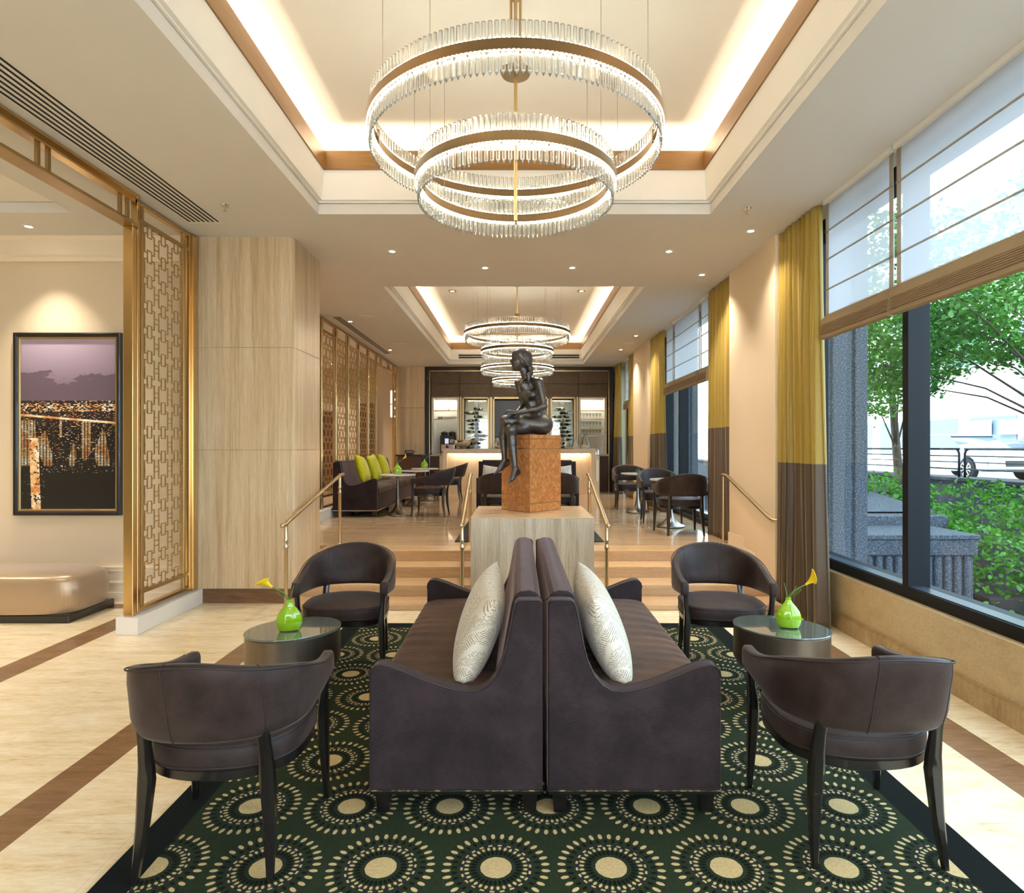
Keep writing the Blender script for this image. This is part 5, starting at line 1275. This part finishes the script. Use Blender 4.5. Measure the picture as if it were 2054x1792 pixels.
# ================================================================ BRONZE FIGURE
def Pt(cx, cy, Y):
    """a point of the figure from its measured place on the photograph and its distance"""
    px = 950+cx*.15625; py = 700+cy*.15625
    return Vector(((px-1039)*Y/F, Y, EYE-(py-897)*Y/F))
import numpy as np
class SDF:
    """smoothly blended union of tapered capsules and ellipsoids, meshed by surface nets"""
    def __init__(s): s.p = []
    def cap(s, a, b, ra, rb, seg=0, k=None): s.p.append(('c', np.array(a), np.array(b), ra, rb, k or min(.030, .55*min(ra, rb)))); return s
    def ell(s, c, r, M=None, k=None): s.p.append(('e', np.array(c), np.array(r), np.array(M) if M is not None else np.eye(3), 0, k or min(.035, .6*min(r)))); return s
    def tube(s, pts, r, seg=0):
        for i in range(len(pts)-1): s.cap(pts[i], pts[i+1], r[i], r[i+1])
        return s
    def mesh(s, h=.0055):
        pts = []
        for q in s.p:
            if q[0] == 'c': pts += [q[1]-q[3], q[1]+q[3], q[2]-q[4], q[2]+q[4]]
            else: m = max(q[2]); pts += [q[1]-m, q[1]+m]
        lo = np.min(pts, 0)-.03; hi = np.max(pts, 0)+.03; n = np.ceil((hi-lo)/h).astype(int)+1
        f = np.full(n, .5, dtype=np.float64)
        for q in s.p:
            R_ = (max(q[3], q[4]) if q[0] == 'c' else max(q[2]))+q[5]+.012
            A = np.minimum(q[1], q[2]) if q[0] == 'c' else q[1]; B = np.maximum(q[1], q[2]) if q[0] == 'c' else q[1]
            i0 = np.maximum(((A-R_-lo)/h).astype(int), 0); i1 = np.minimum(((B+R_-lo)/h).astype(int)+2, n)
            g = np.stack(np.meshgrid(*[lo[d]+h*np.arange(i0[d], i1[d]) for d in range(3)], indexing='ij'), -1)
            if q[0] == 'c':
                ab = q[2]-q[1]; t = np.clip(((g-q[1])@ab)/(ab@ab), 0, 1); d = np.linalg.norm(g-(q[1]+t[..., None]*ab), axis=-1)-(q[3]+(q[4]-q[3])*t)
            else:
                l = (g-q[1])@q[3]; k0 = np.linalg.norm(l/q[2], axis=-1); k1 = np.linalg.norm(l/(q[2]**2), axis=-1); d = k0*(k0-1)/np.maximum(k1, 1e-6)
            sl = tuple(slice(i0[d_], i1[d_]) for d_ in range(3)); o = f[sl]; k = q[5]
            hh = np.maximum(k-np.abs(o-d), 0)/k; f[sl] = np.minimum(o, d)-hh*hh*k*.25
        ins = f < 0; c = [ins[a:n[0]-1+a, b:n[1]-1+b, e:n[2]-1+e] for a in (0, 1) for b in (0, 1) for e in (0, 1)]
        cnt = sum(x.astype(int) for x in c); act = (cnt > 0) & (cnt < 8); idx = np.argwhere(act); vid = np.full(act.shape, -1); vid[act] = np.arange(len(idx))
        acc = np.zeros((len(idx), 3)); num = np.zeros(len(idx)); I = idx.T
        cor = [(a, b, e) for a in (0, 1) for b in (0, 1) for e in (0, 1)]
        for p in cor:
            for ax in range(3):
                if p[ax]: continue
                r_ = list(p); r_[ax] = 1; fa = f[I[0]+p[0], I[1]+p[1], I[2]+p[2]]; fb = f[I[0]+r_[0], I[1]+r_[1], I[2]+r_[2]]
                m = (fa < 0) != (fb < 0); t = np.where(m, fa/np.where(m, fa-fb, 1), 0); v = np.tile(np.array(p, float), (len(idx), 1)); v[:, ax] = t
                acc[m] += v[m]; num[m] += 1
        V_ = lo+h*(idx+acc/num[:, None]); F_ = []
        for ax in range(3):
            u, w_ = (ax+1) % 3, (ax+2) % 3; sh = list(n); sh[ax] -= 1
            a = [slice(None)]*3; b = [slice(None)]*3; a[ax] = slice(0, n[ax]-1); b[ax] = slice(1, n[ax])
            ch = np.argwhere(ins[tuple(a)] != ins[tuple(b)])
            for e_ in ch:
                q_ = []
                for du, dw in ((0, 0), (-1, 0), (-1, -1), (0, -1)):
                    c_ = e_.copy(); c_[u] += du; c_[w_] += dw; q_.append(vid[tuple(c_)])
                F_.append(q_ if ins[tuple(e_)] else q_[::-1])
        return V_, F_
def sdf_obj(name, sd_, m, parent, h):
    V_, F_ = sd_.mesh(h); V_ = V_-np.array(parent.location)
    me = bpy.data.meshes.new(name); me.from_pydata([tuple(v) for v in V_], [], [tuple(int(i) for i in q) for q in F_]); me.update(); me.materials.append(m)
    bm = bmesh.new(); bm.from_mesh(me); bmesh.ops.smooth_vert(bm, verts=bm.verts[:], factor=.5, use_axis_x=True, use_axis_y=True, use_axis_z=True); bmesh.ops.recalc_face_normals(bm, faces=bm.faces[:]); bm.to_mesh(me); bm.free()
    for p in me.polygons: p.use_smooth = True
    o = link(bpy.data.objects.new(name, me)); o.parent = parent; return o
BRZ = thing('bronze_statue', 'dark bronze seated woman with crossed legs on the burl pedestal', 'statue', (.2, 7.0, 1.752))
mb = SDF()
hipN = Pt(865, 985, 6.93); hipF = Pt(850, 990, 7.10)
kneeU = Pt(415, 925, 6.88); ankU = Pt(395, 1430, 6.90); 
kneeL = Pt(480, 1035, 6.76); ankL = Pt(532, 1540, 6.74)
# pelvis, waist, chest
mb.ell(Pt(868, 985, 7.00), (.125, .155, .108)); mb.ell(Pt(905, 960, 6.95), (.095, .10, .10)); mb.ell(Pt(885, 985, 7.10), (.09, .09, .09))
mb.ell(Pt(835, 850, 7.0), (.092, .112, .11))
R = Matrix.Rotation(math.radians(40), 3, 'Z')
mb.ell(Pt(790, 740, 6.99), (.112, .080, .10), R)
mb.ell(Pt(745, 600, 6.98), (.125, .085, .13), R)
mb.ell(Pt(715, 480, 6.98), (.135, .068, .085), R)
mb.ell(Pt(755, 590, 6.885), (.054, .050, .052)); mb.ell(Pt(635, 600, 6.945), (.050, .048, .050))
# neck, shoulders
mb.cap(Pt(690, 420, 6.99), Pt(640, 270, 6.95), .050, .042)
shN = Pt(838, 432, 6.88); shF = Pt(568, 440, 7.07)
mb.cap(Pt(720, 425, 6.97), shN, .050, .042); mb.cap(Pt(690, 425, 6.99), shF, .046, .038)
mb.cap(Pt(680, 350, 6.99), Pt(800, 430, 6.92), .036, .036)
# arms
elN = Pt(905, 735, 6.85); wrN = Pt(575, 818, 6.79)
mb.cap(shN, elN, .046, .034); mb.cap(elN, Pt(780, 775, 6.82), .035, .034); mb.cap(Pt(780, 775, 6.82), wrN, .034, .021)
elF = Pt(640, 722, 7.03); wrF = Pt(540, 838, 6.86)
mb.cap(shF, elF, .039, .030); mb.cap(elF, wrF, .030, .020)
# thighs and shins
mb.cap(hipN, kneeU.lerp(hipN, .45), .094, .077); mb.cap(kneeU.lerp(hipN, .45), kneeU, .077, .056)
mb.ell(kneeU, (.058, .055, .056))
mb.cap(kneeU, Pt(375, 1130, 6.91), .052, .046); mb.cap(Pt(375, 1130, 6.91), ankU, .046, .025)
mb.cap(hipF, kneeL.lerp(hipF, .4), .086, .072); mb.cap(kneeL.lerp(hipF, .4), kneeL, .072, .055)
mb.ell(kneeL, (.055, .055, .056))
mb.cap(kneeL, Pt(492, 1210, 6.765), .052, .050); mb.cap(Pt(492, 1210, 6.765), ankL, .048, .026)
# feet
def foot(ank, heel, ball, toe, side):
    mb.cap(ank, heel, .028, .026); mb.cap(ank, ball, .030, .026); mb.cap(heel, ball, .026, .026); mb.cap(ball, toe, .025, .014)
    dd = (toe-ball).normalized(); sd_ = Vector(side)
    for k in range(5):
        a = ball+sd_*(-.020+.010*k)+dd*.01; L_ = (toe-ball).length*(1.16-.07*k)
        mb.cap(a, a+dd*L_, .009, .0075 if k else .010, 8)
foot(ankU, Pt(455, 1455, 6.94), Pt(335, 1545, 6.86), Pt(292, 1585, 6.83), (.35, 1.0, .2))
foot(ankL, Pt(566, 1580, 6.78), Pt(497, 1660, 6.69), Pt(468, 1702, 6.66), (.35, 1.0, .2))
# hands: palm, four fingers and thumb each
def hand(wr, knuckle, down, thumbdir, spread, lens, fall):
    mb.cap(wr, wr.lerp(knuckle, .5), .019, .020)
    for k in range(4):
        s_ = spread*(k-1.5); a = knuckle+s_; base = wr.lerp(a, .25)
        mb.cap(base, a, .015, .0115, 8)
        d_ = (knuckle-wr).normalized()+s_.normalized()*.08
        m_ = a+(d_+down*fall[0]).normalized()*lens[k]*.42; n_ = m_+(d_*.7+down*fall[1]).normalized()*lens[k]*.33; e_ = n_+(d_*.35+down*fall[2]).normalized()*lens[k]*.25
        mb.cap(a, m_, .0105, .0095, 8); mb.cap(m_, n_, .0092, .0084, 8); mb.cap(n_, e_, .0082, .0070, 8)
    b = wr.lerp(knuckle, .35); c_ = b+thumbdir*.032; mb.cap(b, c_, .013, .011, 8); mb.cap(c_, c_+(thumbdir*.5+(knuckle-wr).normalized()).normalized()*.032, .0105, .008, 8)
hand(wrN, Pt(475, 796, 6.79), Vector((0, 0, -1)), Vector((.1, -.8, -.5)), Vector((.002, .020, .002)), [.072, .080, .078, .064], (.15, .7, 1.2))
hand(wrF, Pt(470, 850, 6.82), Vector((0, 0, -1)), Vector((-.2, .8, -.3)), Vector((.002, -.020, -.001)), [.060, .068, .066, .055], (.3, .9, 1.4))
# head (profile, looking to the left), face, ear
H = Pt(598, 150, 6.94); hx = Vector((-1, -.12, 0)).normalized(); up_ = Vector((0, 0, 1)); hy = hx.cross(up_)
def hp(f, s, u): return H+hx*f+hy*s+up_*u
HM = Matrix((hx, hy, up_)).transposed()
mb.ell(hp(-.015, 0, .025), (.100, .076, .092), HM); mb.ell(hp(.032, 0, -.030), (.066, .058, .088), HM)
mb.cap(hp(.030, 0, -.085), hp(.072, 0, -.100), .034, .020)          # jaw and chin
mb.cap(hp(.082, 0, .022), hp(.104, 0, -.012), .010, .0125); mb.ell(hp(.100, 0, -.018), (.013, .013, .009), HM)   # nose
mb.ell(hp(.085, 0, -.050), (.013, .022, .007), HM); mb.ell(hp(.083, 0, -.062), (.012, .019, .007), HM)           # lips
for s in (-1, 1):
    mb.ell(hp(.078, s*.028, .012), (.012, .014, .009), HM); mb.cap(hp(.086, s*.014, .030), hp(.070, s*.046, .030), .009, .007)   # eyes and brows
    mb.ell(hp(.062, s*.036, -.025), (.022, .018, .020), HM); mb.ell(hp(-.012, s*.072, -.008), (.018, .010, .030), HM)
body = sdf_obj('body', mb, M['bronze'], BRZ, .0048)
# hair: swept back into a low tail
mb = SDF()
mb.ell(hp(-.028, 0, .036), (.110, .090, .100), HM, .03); mb.ell(hp(.018, 0, .062), (.078, .074, .062), HM, .03); mb.ell(hp(-.055, 0, -.015), (.078, .080, .082), HM, .03)
for s in (-1, 1):
    for k in range(8):
        mb.tube([hp(.078-.014*k, s*(.030+.010*k), .092-.004*k), hp(.030-.012*k, s*(.078+.001*k), .052-.010*k), hp(-.045-.004*k, s*.080, .010-.010*k), hp(-.105, s*.030, -.045-.003*k)], [.005, .0075, .0075, .006], 7)
tail = [hp(-.095, 0, -.045), hp(-.112, -.010, -.085), hp(-.112, -.030, -.14), Pt(700, 330, 6.885), Pt(706, 400, 6.88), Pt(712, 455, 6.885)]
mb.tube(tail, [.034, .030, .028, .024, .018, .007], 10)
hair = sdf_obj('hair', mb, M['bronze'], BRZ, .0045)
